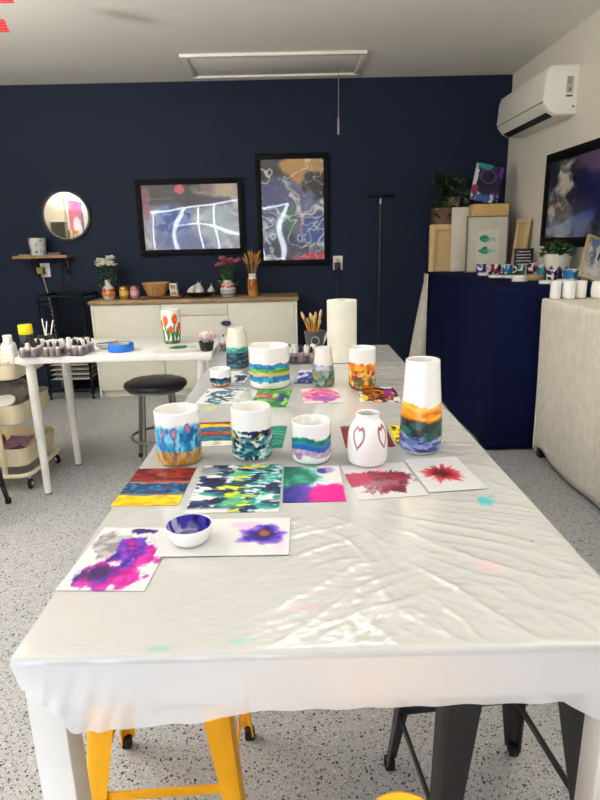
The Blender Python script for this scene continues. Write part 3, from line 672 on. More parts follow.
def plastic_sheet():
    bm = B(); nx, ny = 240, 560; V = []; nd = 26
    def corner(x, d):   # gathers that puff out near both front corners
        g = math.exp(-((x + .33) / .07) ** 2) + math.exp(-((x - .47) / .05) ** 2)
        return g * (.004 + .003 * math.sin(x * 190 + d * 60)) * min(1, d * 14)
    rows = []
    for j in range(ny + 1):
        y = TY1 - (TY1 - TY0 - .006) * j / ny; row = []
        for i in range(nx + 1):
            x = TX0 + (TX1 - TX0) * i / nx
            e = min(1, (x - TX0) / .02, (TX1 - x) / .02, (TY1 - y) / .02, (y - TY0) / .012)
            row.append(bm.verts.new((x, y, TZ + .0004 + max(0, e) * wrinkle(x, y))))
        rows.append(row)
    top_rows = len(rows)
    for a in (30, 60, 90):
        rr = .006; aa = math.radians(a)
        rows.append([bm.verts.new((TX0 + (TX1 - TX0) * i / nx, TY0 + rr - rr * math.sin(aa), TZ - rr + rr * math.cos(aa) + .0004)) for i in range(nx + 1)])
    for k in range(1, nd + 1):
        row = []
        for i in range(nx + 1):
            x = TX0 + (TX1 - TX0) * i / nx; z0 = TZ - .006; z = z0 + (hem_z(x) - z0) * k / nd; d = z0 - z
            row.append(bm.verts.new((x + .003 * math.sin(x * 70 + d * 40) * d * 8 + .30 * d * ss(TX0 + .05, TX0, x), TY0 - corner(x, d) - .0008 - (.0012 if x > -.08 and x < .4 else .003) * (.5 + .5 * math.sin(x * 41 + 3 * fb(x * 6, d * 9, 2))) * min(1, d * 20), z)))
        rows.append(row)
    for j in range(len(rows) - 1):
        for i in range(nx):
            f = bm.faces.new((rows[j][i], rows[j][i + 1], rows[j + 1][i + 1], rows[j + 1][i])); f.material_index = 1 if j > top_rows + 2 else 0
    # the sheet is folded down a little at the two long sides and the far end
    for idx, sgn in ((0, -1), (nx, 1)):
        prev = [rows[j][idx] for j in range(top_rows)]
        for d in (.004, .012, .024):
            cur = [bm.verts.new((v.co.x + sgn * (.002 if d == .004 else .003), v.co.y, TZ - d)) for v in [rows[j][idx] for j in range(top_rows)]]
            for j in range(top_rows - 1): bm.faces.new((prev[j], prev[j + 1], cur[j + 1], cur[j]))
            prev = cur
    return bm
o = M('plastic_sheet', plastic_sheet(), plastic_mats(), angle=60)
tag(o, 'wrinkled clear plastic sheet covering the long white work table', 'table cover')

# ------------------------------------------------------------------ painted sheets
W_ = (224, 224, 223)
def sheet(label, quad, fn, res=.0016, base=W_, lift=0.0, th=.0009, m=None, kind='painted_sheet'):
    """quad: near-left, near-right, far-right, far-left corners on the table"""
    (a, b_, c, d) = [Vector(q) for q in quad]
    ctr = (a + b_ + c + d) / 4; ex = ((b_ - a) + (c - d)) / 2; ey = ((d - a) + (c - b_)) / 2
    w_, h_ = ex.length, ey.length; rz = math.atan2(ex.y, ex.x)
    o = M(kind, grid(B(), w_, h_, max(6, int(w_ / res)), max(6, int(h_ / res)), th), m or INK, loc=(ctr.x, ctr.y, TZ + .0016 + lift), rz=rz)
    paint(o, lambda co: fn(co.x / w_ + .5, co.y / h_ + .5)); return tag(o, label, 'painting')
def p1(s, t):
    c = W_; fn_ = .05 * fb(s * 22, t * 22, 40, 2); s_, t_ = s + fn_ * .5, t + fn_ * .5
    a = blob(s_, t_, .26, .72, .2, .2, .5, 5, .12, 1); c = mix(c, mix((142, 138, 142), (188, 184, 186), ss(-.2, .3, fb(s * 7, t * 7, 2))), a * .95)
    b1 = blob(s_, t_, .58, .6, .24, .24, .7, 5, .14, 3); b2 = max(blob(s_, t_, .76, .53, .24, .14, .6, 6, .14, 4), blob(s_, t_, .48, .2, .38, .19, .65, 5, .14, 5))
    a = max(b1, b2); k = ss(-.35, .35, fb(s * 3, t * 3, 6, 3) + (b2 - b1) * .5)
    ink = mix(mix((62, 30, 150), (122, 74, 190), ss(-.3, .3, fb(s * 7, t * 7, 8, 3))), mix((186, 10, 150), (214, 60, 178), ss(-.1, .4, fb(s * 7, t * 7, 3, 3))), k); c = mix(c, ink, a)
    a2 = blob(s_, t_, .36, .25, .24, .1, .6, 5, .5, 8); c = mix(c, (56, 14, 92), a2 * a * .9)
    a = blob(s_, t_, .56, .93, .15, .04, .4, 7, .25, 9); return mix(c, (58, 28, 120), a)
def p2(s, t):
    c = W_; c = mix(c, (240, 190, 222), blob(s, t, .66, .80, .12, .10, .6, 8, .5, 2) * .7); c = mix(c, (240, 200, 228), blob(s, t, .93, .4, .04, .3, .8, 8, .5, 4) * .5)
    ang = math.atan2((t - .52) * 1.2, s - .79); k = 1 + .10 * math.sin(ang * 5 + 1) + .22 * fb(math.cos(ang) * 2.2, math.sin(ang) * 2.2, 5, 3)
    r = math.hypot((s - .79) / .19, (t - .52) / .30) / k; a = 1 - ss(.82, 1.05, r + .10 * fb(s * 20, t * 14, 3, 3))
    c = mix(c, mix((60, 34, 160), (164, 132, 214), ss(.3, 1.0, r + .35 * fb(s * 14, t * 10, 5, 3))), a)
    c = mix(c, (44, 22, 110), blob(s, t, .79, .53, .085, .14, .7, 9, .4, 7)); return mix(c, (158, 100, 80), blob(s, t, .795, .55, .05, .09, .5, 9, .35, 6))
def p3(s, t):
    v = t + .035 * fb(s * 4, t * 6, 1) + .012 * fb(s * 16, t * 16, 3); n = fb(s * 5, t * 14, 2)
    if v > .60: c = mix((96, 18, 22), (158, 48, 40), ss(-.3, .4, n + (1 - v) * .5))
    elif v > .56: c = (150, 128, 124)
    elif v > .30: c = mix((24, 66, 112), (50, 130, 170), ss(-.2, .4, n)); c = mix(c, (30, 40, 66), ss(.1, .35, fb(s * 9, t * 20, 7)))
    elif v > .25: c = (118, 124, 116)
    else: c = mix((250, 206, 12), (222, 166, 20), ss(-.1, .5, n))
    return c
def strokes(s, t, kx, ky, sd): return fb(s * kx + .25 * fb(s * 4, t * 4, sd + 2, 2), t * ky, sd, 3)
def p4(s, t):
    c = W_; fine = .10 * fb(s * 26, t * 40, 50, 2); n = strokes(s, t, 3.4, 12, 3)
    a = ss(-.02, .14, n * .8 + .30 + fine - abs(s - .30) * 1.15 - .1 * (t > .93)) * ss(.04, .12, t); c = mix(c, mix((22, 34, 74), (86, 104, 146), ss(-.2, .6, strokes(s, t, 4, 12, 43) + fine)), a)
    a = ss(-.04, .16, strokes(s, t, 3.2, 11, 8) + .46 + fine - abs(s - .78) * 1.25) * ss(.02, .08, t); c = mix(c, mix((10, 84, 102), (66, 178, 160), ss(-.4, .45, strokes(s, t, 3, 9, 5) + fine)), a)
    a = ss(-.02, .30, strokes(s, t, 3.8, 11, 11) + fine - (.4 if s < .45 else 0)); c = mix(c, (22, 38, 84), a * ss(.42, .58, s))
    a = ss(-.08, .22, strokes(s, t, 3.2, 9, 14) + .16 + fine - abs(s - .50 - .05 * math.sin(t * 9)) * 2.4); c = mix(c, mix((236, 222, 36), (92, 186, 146), ss(-.2, .4, strokes(s, t, 3, 6, 21))), a * .95)
    a = ss(.16, .36, strokes(s, t, 7, 17, 31) + fine); c = mix(c, (206, 230, 230), a * ss(.5, .65, s) * .85)
    return mix(c, (156, 158, 164), blob(s, t, .09, .86, .14, .1, .7, 5, .3, 6) * .9 * (1 - ss(.2, .3, s)))
def p5(s, t):
    c = (228, 226, 224)
    a = blob(s, t, .16, .72, .42, .5, .4, 4, .25, 1); c = mix(c, mix((10, 110, 96), (60, 170, 140), ss(-.2, .5, fb(s * 4, t * 4, 2) + s - .2)), a)
    a = blob(s, t, .2, .14, .45, .3, .4, 4, .3, 3); c = mix(c, mix((30, 44, 130), (112, 66, 176), ss(0, .5, s + .2 * fb(s * 5, t * 5, 4))), a)
    a = blob(s, t, .8, .1, .42, .36, .3, 3, .12, 5); c = mix(c, (214, 14, 150), a * ss(.28, .5, s + .1 * fb(s * 4, t * 4, 8)))
    a = blob(s, t, .74, .86, .14, .09, .4, 5, .4, 6); c = mix(c, (168, 156, 206), a); a = blob(s, t, .68, .84, .08, .08, .3, 5, .3, 9)
    return mix(c, (72, 44, 150), a)
def vell(c0): return (222, 223, 224)
def p6(s, t):
    c = (210, 210, 212); f = .05 * fb(s * 18, t * 18, 40, 2); s1, t1 = s + f, t + f
    ang = math.atan2(t - .46, s - .5); f2_ = .12 * abs(fb(math.cos(ang) * 7, math.sin(ang) * 7, 3, 2))
    a = blob(s1, t1 + f2_, .52, .5, .46, .30, .5, 4, .10, 1); c = mix(c, mix((112, 22, 48), (160, 46, 84), ss(-.25, .3, fb(s * 5, t * 7, 3, 3))), a)
    a = blob(s1, t1, .18, .56, .22, .2, .4, 4, .2, 4); c = mix(c, (176, 46, 92), a)
    a = blob(s1, t1, .42, .40, .24, .10, .7, 5, .4, 6); c = mix(c, (166, 140, 144), a * .7)
    return mix(c, (230, 180, 196), blob(s1, t1, .55, .82, .12, .08, .7, 8, .5, 7) * .6)
def p7(s, t):
    c = (212, 212, 214); ang = math.atan2(t - .5, s - .47); r = math.hypot((s - .47) * 1.0, (t - .5) * 1.3)
    k = .29 + .16 * fb(math.cos(ang) * 3.2, math.sin(ang) * 3.2, 3, 2) + .10 * fb(math.cos(ang) * 11, math.sin(ang) * 11, 9, 2)
    a = 1 - ss(k - .05, k + .05, r + .03 * fb(s * 20, t * 20, 3, 2)); c = mix(c, mix((206, 76, 92), (140, 18, 36), ss(.30, .10, r + .14 * fb(math.cos(ang) * 9, math.sin(ang) * 9, 5, 2))), a * .95)
    return mix(c, (90, 8, 20), (1 - ss(.05, .15, r + .10 * fb(s * 9, t * 9, 9))))
sheet('white sheet with purple and magenta ink cloud and grey patch, nearest the table corner', [(-.392, .861), (-.246, .852), (-.255, 1.071), (-.407, 1.08)], p1)
sheet('white sheet with a violet flower under the small ink bowl', [(-.268, .958), (-.021, .955), (-.02, 1.10), (-.262, 1.106)], p2, lift=.0014)
sheet('sheet painted in red, blue and yellow bands', [(-.401, 1.181), (-.257, 1.177), (-.264, 1.393), (-.413, 1.396)], p3)
sheet('large sheet of navy, yellow and teal brush marks', [(-.246, 1.138), (-.039, 1.131), (-.045, 1.406), (-.236, 1.405)], p4)
sheet('sheet with teal corner and bright magenta pool of ink', [(-.036, 1.175), (.103, 1.177), (.099, 1.383), (-.037, 1.385)], p5)
sheet('translucent sheet with a wide maroon and grey blot', [(.114, 1.181), (.270, 1.193), (.279, 1.40), (.118, 1.378)], p6)
sheet('translucent sheet with a red starburst flower', [(.274, 1.208), (.406, 1.222), (.424, 1.424), (.285, 1.412)], p7, lift=.0012)
def stripes(lst, kx=4, sd=1, amp=.06):
    def f(s, t):
        v = t + amp * fb(s * kx, t * 6, sd); n = fb(s * 7, t * 20, sd + 3)
        for top, c in lst:
            if v <= top: break
        return mix(c, tuple(max(0, q - 46) for q in c), ss(0, .4, n))
    return f
def m1(s, t):
    f = stripes([(.18, (228, 226, 222)), (.24, (70, 120, 70)), (.40, (30, 130, 160)), (.46, (150, 90, 70)), (.56, (182, 90, 78)), (.62, (90, 110, 90)), (.76, (30, 112, 176)), (.92, (226, 200, 40)), (2, (150, 40, 40))], 2, 4, .04)
    c = f(s, t); return mix(c, (178, 30, 40), 1 - ss(.06, .1, s + .03 * fb(s * 5, t * 5, 2)))
sheet('sheet of red, yellow and blue stripes behind the jellyfish tumbler', [(-.383, 1.55), (-.184, 1.552), (-.198, 1.785), (-.388, 1.771)], m1, .0025)
sheet('teal green painted sheet between the two front tumblers', [(-.115, 1.53), (-.036, 1.525), (-.040, 1.724), (-.125, 1.729)], lambda s, t: mix((12, 108, 100), (66, 176, 150), ss(-.2, .4, fb(s * 4, t * 14, 3))), .0025)
sheet('deep maroon sheet behind the white vase with hearts', [(.131, 1.521), (.269, 1.511), (.26, 1.71), (.128, 1.70)], lambda s, t: mix((120, 16, 36), (150, 40, 60), ss(-.2, .4, fb(s * 5, t * 5, 3))), .0025)
sheet('yellow sheet with dark flecks behind the tall orange banded vase', [(.272, 1.54), (.408, 1.537), (.41, 1.696), (.275, 1.707)], lambda s, t: mix(mix((232, 214, 40), (246, 226, 60), s), (40, 36, 30), ss(.22, .34, fb(s * 7, t * 9, 3))), .0025)
def f1(s, t):
    c = W_; n = strokes(s, t, 3, 6, 4); a = ss(.02, .1, n + .32 - 1.0 * math.hypot(s - .5, (t - .5) * .9)); c = mix(c, (34, 44, 92), a)
    a = ss(.05, .14, strokes(s, t, 3, 6, 9) + .22 - math.hypot(s - .55, t - .5)); c = mix(c, (40, 130, 140), a); a = ss(.14, .2, strokes(s, t, 4, 6, 19)); return mix(c, W_, a)
sheet('white sheet with loose navy and teal strokes in front of the small cup', [(-.356, 2.004), (-.196, 1.989), (-.208, 2.215), (-.346, 2.225)], f1, .0025)
def f1b(s, t):
    a = ss(.0, .1, strokes(s, t, 3, 6, 5) + .25 - .9 * math.hypot(s - .6, t - .6)); return mix(W_, mix((24, 40, 80), (40, 110, 120), ss(0, .3, fb(s * 9, t * 9, 3))), a)
sheet('white sheet with dark teal marks behind the small cup', [(-.324, 2.283), (-.192, 2.27), (-.213, 2.53), (-.338, 2.54)], f1b, .003)
def f2(s, t):
    c = mix((70, 150, 60), (30, 110, 70), ss(-.2, .4, fb(s * 4, t * 5, 2))); c = mix(c, (190, 70, 90), blob(s, t, .42, .62, .34, .18, .5, 5, .2, 3)); c = mix(c, (100, 80, 120), blob(s, t, .4, .6, .15, .06, .5, 8, .3, 8))
    c = mix(c, (50, 60, 130), blob(s, t, .8, .5, .12, .25, .5, 5, .3, 5)); return mix(c, (150, 200, 90), ss(.2, .35, fb(s * 6, t * 7, 7)))
sheet('green painted sheet with rosy centre in front of the wide blue pot', [(-.162, 1.948), (-.035, 1.937), (-.022, 2.172), (-.152, 2.185)], f2, .0025)
def f3(s, t):
    c = (232, 220, 216); a = blob(s, t, .5, .5, .52, .44, .4, 5, .2, 2); c = mix(c, mix((220, 130, 180), (236, 176, 168), ss(-.1, .4, fb(s * 4, t * 9, 3) + .3 * (t - .5))), a)
    a = ss(.08, .18, strokes(s, t, 4, 10, 8)) * a; c = mix(c, (186, 60, 150), a); return mix(c, (140, 80, 180), blob(s, t, .6, .25, .3, .12, .5, 6, .3, 5) * .8)
sheet('white sheet with pink and lilac swirls before the slim grey vase', [(.017, 1.97), (.153, 1.984), (.159, 2.19), (.02, 2.19)], f3, .0025)
def f4(s, t):
    n = strokes(s, t, 4, 9, 3); c = mix((40, 60, 30), (150, 40, 30), ss(-.2, .1, n)); c = mix(c, (230, 150, 30), ss(.12, .22, strokes(s, t, 6, 10, 6))); c = mix(c, (20, 20, 26), ss(.08, .16, strokes(s, t, 5, 9, 12)))
    c = mix(c, (150, 50, 140), blob(s, t, .78, .55, .12, .25, .5, 5, .2, 8)); c = mix(c, (220, 200, 50), blob(s, t, .12, .3, .1, .2, .5, 5, .2, 9))
    e = blob(s, t, .5, .5, .56, .5, .6, 6, .08, 5); return mix(W_, c, e)
sheet('white sheet with dark marbled olive, red and violet ink', [(.212, 1.979), (.362, 1.964), (.372, 2.19), (.236, 2.19)], f4, .0025)
sheet('indigo and white sheet beside the slim grey vase', [(-.002, 2.284), (.093, 2.274), (.095, 2.517), (.007, 2.527)], lambda s, t: mix((40, 54, 150), (220, 222, 230), ss(.0, .3, fb(s * 4, t * 5, 3) + .9 * (1 - s) * t - .2)), .003)

# ------------------------------------------------------------------ painted ceramics on the table
ZT = TZ + .003
def nz(u, v, ku, kv, sd, o=4): return fb(math.sin(u) * ku, v * kv + math.cos(u) * ku * .3, sd, o)
WC = (242, 241, 239)
def v1(u, v):
    vv = v + .05 * nz(u, v, 3, 3, 2)
    if v < .285 + .03 * nz(u, v, 4, 3, 9): c = mix((176, 140, 66), (206, 172, 98), ss(-.3, .4, nz(u, v, 4, 6, 3)))
    else:
        c = mix((26, 152, 202), (140, 206, 226), ss(-.35, .45, nz(u, v, 3, 5, 5))); c = mix(c, (20, 110, 170), ss(.1, .4, nz(u, v, 5, 4, 15)))
        c = mix(c, WC, ss(.66, .80, vv))
    for (cu, cv, s_) in ((-.52, .63, .8), (.0, .64, 1), (.62, .70, 1), (-1.3, .6, .9), (1.3, .62, 1), (2.3, .6, 1), (-2.4, .65, 1)):
        du = (u - cu) * 1.02; wv = .03 * math.sin(v * 30 + cu * 5)
        if .12 < v < cv:
            for off in (-.05, .04):
                k = abs(du - off * (cv - v) * 2.5 - wv); c = mix(c, (96, 92, 140), (1 - ss(.015, .04, k)) * .75)
        d = math.hypot(du / (.13 * s_), (v - cv) / (.10 * s_)) + .25 * nz(u, v, 5, 9, 31); c = mix(c, (104, 84, 138), (1 - ss(1.0, 1.2, d)) * .8); c = mix(c, (206, 136, 168), (1 - ss(.6, .95, d)) * .9)
    return c
def v2(u, v):
    n = nz(u, v, 1.5, 9, 3, 3)
    if v + .03 * nz(u, v, 3, 3, 8) > .60: return WC
    c = mix((34, 46, 88), (124, 134, 168), ss(-.3, .5, n)) if v + .03 * nz(u, v, 2, 3, 18) > .46 else mix((28, 116, 138), (136, 204, 184), ss(-.2, .35, nz(u, v, 1.8, 7, 13, 3)))
    c = mix(c, (212, 206, 76), ss(.0, .26, nz(u, v, 1.4, 5, 12, 3) + .16 - abs(v - .44) * 2.6 - .10 * u))
    c = mix(c, (24, 42, 90), ss(-.02, .28, nz(u, v, 2.2, 10, 22, 4) + .3 * (.26 - v))); c = mix(c, (224, 234, 230), ss(.2, .3, nz(u, v, 2.6, 11, 32, 3)))
    return mix(c, WC, ss(.05, .02, v))
def v3(u, v):
    w = v + .05 * nz(u, v, 3, 3, 4) + .05 * math.sin(u * 3)
    c = WC
    if .20 < w < .33: c = mix((196, 160, 200), (220, 196, 214), ss(-.2, .4, nz(u, v, 4, 6, 3)))
    if w >= .33: c = mix((226, 190, 186), (28, 110, 190), ss(.33, .38, w))
    if w > .46: c = mix((28, 120, 196), (24, 160, 180), ss(.46, .52, w))
    if w > .53: c = mix((30, 150, 140), (14, 122, 116), ss(-.2, .3, nz(u, v, 4, 5, 6)))
    if w > .64: c = mix(c, WC, ss(.64, .67, w))
    d = math.hypot((u + .72) / .22, (v - .21) / .09); return mix(c, (140, 116, 160), (1 - ss(.8, 1.1, d)) * .7)
def heart(u, v, cu, cv, su, sv, tilt):
    x = (u - cu) / su; y = (v - cv) / sv; x, y = x * math.cos(tilt) - y * math.sin(tilt), x * math.sin(tilt) + y * math.cos(tilt)
    return (x * x + y * y - 1) ** 3 - x * x * y ** 3
def v4(u, v):
    c = WC
    for (cu, tl, su) in ((-.62, .12, .30), (.78, -.15, .27), (2.3, 0, .3), (-2.2, 0, .3)):
        for k in range(0, 1):
            x = (u - cu) / su; y = (v - .56) / .2
            x, y = x * math.cos(tl) - y * math.sin(tl), x * math.sin(tl) + y * math.cos(tl)
            y2 = y + .15
            q = (x * x + (1.15 * y2 - .75 * math.sqrt(abs(x))) ** 2)
            d = abs(math.sqrt(q) - 1); c = mix(c, (158, 98, 116), (1 - ss(.13, .23, d)) * .9)
    return c
def v5(u, v):
    w = v + .025 * nz(u, v, 2, 3, 3) + .02 * math.sin(u * 2 + 1); n = nz(u, v, 1.2, 14, 5, 3)
    if w > .545: return WC
    c = mix((244, 160, 10), (250, 204, 70), ss(-.25, .3, n)); c = mix(c, (200, 112, 20), ss(.12, .3, nz(u, v, 1.3, 18, 9, 3)) * .8) if w < .5 else c
    if w < .40: c = mix((60, 50, 40), (222, 140, 24), ss(.365, .40, w))
    if w < .365: c = mix((24, 92, 84), (84, 168, 140), ss(-.15, .35, nz(u, v, 1.2, 7, 8, 3))); c = mix(c, (20, 42, 48), ss(.02, .2, nz(u, v, 1.6, 11, 14, 3)))
    if w < .2: c = mix((108, 128, 190), (156, 170, 214), ss(-.2, .3, n)); c = mix(c, (50, 64, 110), ss(.12, .3, nz(u, v, 1.4, 18, 19, 3)) * .8)
    return mix(c, WC, ss(.045, .02, v))
def v6(u, v):
    w = v + .03 * nz(u, v, 2, 3, 3); n = nz(u, v, 1.4, 12, 4, 3)
    if w > .53: return (228, 224, 208)
    c = mix((36, 140, 134), (110, 200, 180), ss(-.2, .4, n))
    if w < .40: c = (24, 54, 74)
    if w < .36: c = mix((60, 120, 140), (34, 70, 96), ss(-.2, .3, n)); c = mix(c, (20, 36, 60), ss(.0, .2, nz(u, v, 1.6, 14, 7, 3)))
    return c
def v7(u, v):
    w = v + .05 * nz(u, v, 3, 2, 3); n = nz(u, v, 5, 8, 4); c = WC
    if w > .62: return WC
    if w > .50: return mix((18, 110, 176), (50, 160, 200), ss(-.2, .3, n))
    if w > .40: return mix((70, 170, 60), (140, 200, 110), ss(-.2, .3, n))
    if w > .32: return mix((214, 196, 110), (220, 190, 140), ss(-.2, .3, n))
    if w > .17: return mix((24, 130, 190), (70, 180, 200), ss(-.2, .3, n))
    return WC
def v8(u, v):
    w = v + .05 * nz(u, v, 3, 3, 5)
    if w > .52: return WC
    if w > .36: return (30, 46, 78)
    if w > .22: return mix((40, 124, 140), (28, 50, 84), ss(0, .3, nz(u, v, 6, 9, 4)))
    return mix((226, 180, 150), (60, 90, 110), ss(.1, .3, nz(u, v, 6, 9, 8)))
def v9(u, v):
    w = v + .04 * nz(u, v, 2, 3, 6)
    if w > .56: return (228, 226, 222)
    if w > .42: return mix((140, 158, 194), (200, 204, 214), ss(-.2, .3, nz(u, v, 2, 6, 4, 3)))
    c = mix((110, 146, 140), (168, 184, 164), ss(-.2, .3, nz(u, v, 2, 7, 9, 3))); c = mix(c, (36, 122, 112), ss(.05, .15, nz(u, v, 2.5, 8, 3, 3)))
    return mix(c, (166, 152, 90), ss(.16, .3, nz(u, v, 2, 10, 13, 3)))
def v10(u, v):
    w = v + .08 * nz(u, v, 2, 3, 6, 3)
    if w > .66: return WC
    c = mix((244, 184, 40), (232, 116, 24), ss(-.12, .2, nz(u, v, 2, 4, 4, 3)))
    if w < .46: c = mix(c, (70, 112, 62), ss(-.05, .08, nz(u, v, 2.2, 5, 8, 3))); c = mix(c, (222, 206, 130), ss(.14, .24, nz(u, v, 2.5, 7, 28, 3))); c = mix(c, (136, 56, 30), ss(.16, .24, nz(u, v, 2.5, 7, 18, 3)))
    return c
def straight(r, h, th, n=50, fl=.012):
    return resample([(r - .008, 0), (r - .0005, .012), (r, .03), (r, h * .5), (r, h * .8), (r - .0005, h - .003)], n, th, fl) if False else \
        [(0, 0), (r - .012, 0), (r - .006, .0015), (r - .002, .006), (r, .012)] + [(r, .012 + (h - .015) * i / n) for i in range(1, n + 1)] + [(r - .0012, h - .0007), (r - th * .5, h), (r - th + .001, h - .0008), (r - th, h - .003), (r - th, fl), (r - th - .006, fl - .004), (0, fl - .004)]
vase('tumbler', 'straight tumbler painted with pink jellyfish over blue water and sand', (-.309, 1.453, ZT), straight(.058, .14, .006, 70), .14, v1, 'cup', 160)
vase('tumbler', 'straight tumbler with white top and navy, yellow and teal marbling', (-.121, 1.468, ZT), straight(.053, .137, .006, 70), .137, v2, 'cup', 160)
vase('tumbler', 'short tumbler with a teal, blue and lilac wave band', (.034, 1.435, ZT), straight(.0505, .106, .006, 60), .106, v3, 'cup', 150)
vase('bud_vase', 'rounded white vase with purple heart outlines', (.175, 1.405, ZT), resample([(.040, 0), (.0485, .008), (.051, .03), (.050, .06), (.047, .085), (.040, .104), (.031, .116), (.0295, .125), (.030, .130)], 80, .005), .131, v4, 'vase', 200)
vase('tall_vase', 'tall tapered vase with white top and orange, green and blue bands', (.326, 1.486, ZT), resample([(.042, 0), (.053, .01), (.056, .03), (.0545, .08), (.051, .13), (.0475, .18), (.0445, .225), (.0435, .245)], 90, .005), .246, v5, 'vase', 160)
vase('tall_vase', 'tapered vase with cream top and dark teal bands near the far end', (-.263, 2.617, ZT), resample([(.046, 0), (.0505, .01), (.051, .05), (.048, .10), (.041, .15), (.036, .18)], 50, .004), .181, v6)
vase('wide_pot', 'wide white pot with blue, green and sand stripes', (-.104, 2.253, ZT), straight(.079, .159, .006, 60), .159, v7, 'pot', 120)
vase('small_cup', 'small cup with navy band and peach foot near the edge', (-.301, 2.281, ZT), straight(.0425, .067, .004, 30), .067, v8, 'cup')
vase('slim_vase', 'slim tapered vase in misty grey and green', (.105, 2.242, ZT), resample([(.039, 0), (.043, .01), (.0435, .04), (.040, .08), (.034, .12), (.031, .148)], 50, .004), .149, v9)
vase('tumbler', 'straight tumbler in marbled orange, yellow and green', (.250, 2.190, ZT), straight(.0515, .154, .005, 60), .154, v10, 'cup')
tag(M('small_bowl', lathe(B(), cup_prof(.04, .052, .004, .036, r_top=.045, dense=8), 40), CERAM, loc=(-.185, 2.93, ZT)), 'plain white bowl behind the wide striped pot', 'bowl')
t = T('ink_bowl', 'small white bowl smeared with purple ink on the violet flower sheet', 'bowl', (-.209, 1.012, ZT + .0014))
o = M('bowl_body', lathe(B(), [(0, 0), (.026, 0), (.030, .002), (.038, .010), (.0425, .022), (.0435, .034), (.0425, .0365), (.0405, .035), (.039, .024), (.034, .013), (.024, .009), (0, .008)], 120), GLAZE, t)
def bowlpaint(co):
    r = math.hypot(co.x, co.y); n = fb(co.x * 40, co.y * 40, 3)
    z = co.z; wall = .024 + (z - .009) / .004 * .010 if z < .013 else (.034 + (z - .013) / .011 * .005 if z < .024 else .039 + (z - .024) / .011 * .0015)
    if z < .0075 or (z > .0092 and r > wall + .0012): return WC
    c = mix((84, 76, 186), (40, 32, 120), ss(-.2, .3, n)); return mix(c, (222, 222, 236), ss(.02, .22, fb(co.x * 22, co.y * 60, 9, 3)) * .9)
paint(o, bowlpaint)
o = M('ink_puddle', lathe(B(), [(0, .0078), (.026, .0098), (.024, .011), (0, .0115)], 40), mat('ink_grey_violet', (104, 104, 140), .12, var=.5, scale=60), t)

# paper towel roll
t = T('paper_towel_roll', 'upright white paper towel roll at the far end of the long table', 'paper towel', (.214, 2.712, ZT))
bm = B(); ns = 120
def spiral(a, z): 
    r = .066 + .003 * a / (2 * PI); return (r * math.cos(a + .6), r * math.sin(a + .6), z)
rings = [[bm.verts.new(spiral(2 * PI * k / ns, z)) for k in range(ns + 1)] for z in (0, .28)]
ins = [[bm.verts.new((.021 * math.cos(2 * PI * k / ns + .6), .021 * math.sin(2 * PI * k / ns + .6), z)) for k in range(ns + 1)] for z in (0, .28)]
for k in range(ns):
    bm.faces.new((rings[0][k], rings[0][k + 1], rings[1][k + 1], rings[1][k])); bm.faces.new((ins[0][k], ins[1][k], ins[1][k + 1], ins[0][k + 1]))
    for q in (0, 1): bm.faces.new((rings[q][k], ins[q][k], ins[q][k + 1], rings[q][k + 1]))
for q in ((0),): bm.faces.new((rings[0][0], rings[1][0], ins[1][0], ins[0][0])); bm.faces.new((rings[0][ns], ins[0][ns], ins[1][ns], rings[1][ns]))
M('paper', bm, mat('towel_paper', (232, 228, 214), .85, bump=.12, bscale=90), t)
M('cardboard_core', lathe(B(), [(.0185, .001), (.0205, .001), (.0205, .279), (.0185, .279), (.0185, .001)], 40), mat('kraft', (170, 134, 92), .8), t, label='brown cardboard core')
# brush pot and brushes
t = T('brush_pot', 'dark grey pot with pale ring mark full of wooden brushes', 'pot', (.098, 2.97, ZT))
M('pot_body', lathe(B(), cup_prof(.05, .105, .004, .042, r_top=.054, dense=6), 40), mat('slate_grey', (78, 78, 80), .5, var=.15), t)
bm = B(); tube(bm, [(.02 * math.cos(a), -.0515 - .002 + .004 * 0, .06 + .02 * math.sin(a)) for a in [2 * PI * k / 24 for k in range(24)]], .003, 6, True); M('ring_mark', bm, mat('pale_grey', (150, 148, 146), .5), t)
first = None
for k in range(10):
    a = 2 * PI * k / 10 + .2; r0, r1 = .016, .042 * (.7 + .3 * (k % 3))
    bot = Vector((r0 * -math.cos(a) * .3, r0 * -math.sin(a) * .3, .012)); L = .148 + .012 * ((k * 7) % 4); tip = Vector((r1 * math.cos(a) * 1.05, r1 * math.sin(a) * .8, 0))
    d = (tip + Vector((0, 0, .15))).normalized()
    lab = 'wooden paintbrush with amber handle standing in the dark grey pot'
    if first is None:
        first = T('paintbrush', lab, 'brush', group='brushes in the grey pot')
        M('handle', lathe(B(), [(0, 0), (.0025, .002), (.0035, .05), (.0055, .10), (.004, .118), (0, .118)], 10), mat('amber_wood', (196, 132, 50), .4, var=.25, scale=30), first)
        M('ferrule', lathe(B(), [(0, .117), (.0045, .117), (.0055, .136), (0, .136)], 10), mat('brass', (196, 160, 80), .3, metal=.8), first)
        M('bristles', lathe(B(), [(0, .135), (.0055, .136), (.008, .150), (.005, .166), (0, .172)], 10), mat('bristle', (196, 164, 112), .8), first); q = first
    else: q = dup(first, (0, 0, 0))
    q.location = Vector((.098, 2.97, ZT)) + bot; q.rotation_mode = 'QUATERNION'; q.rotation_quaternion = d.to_track_quat('Z', 'Y'); s = L / .155; q.scale = (1, 1, s)
tag(M('white_scraper', bx(-.006, .006, -.002, .002, 0, .15, .001), CERAM, loc=(.125, 2.955, ZT + .012), rot=(0, .42, 0)), 'slim white stick leaning out of the brush pot toward the towel roll', 'stick')

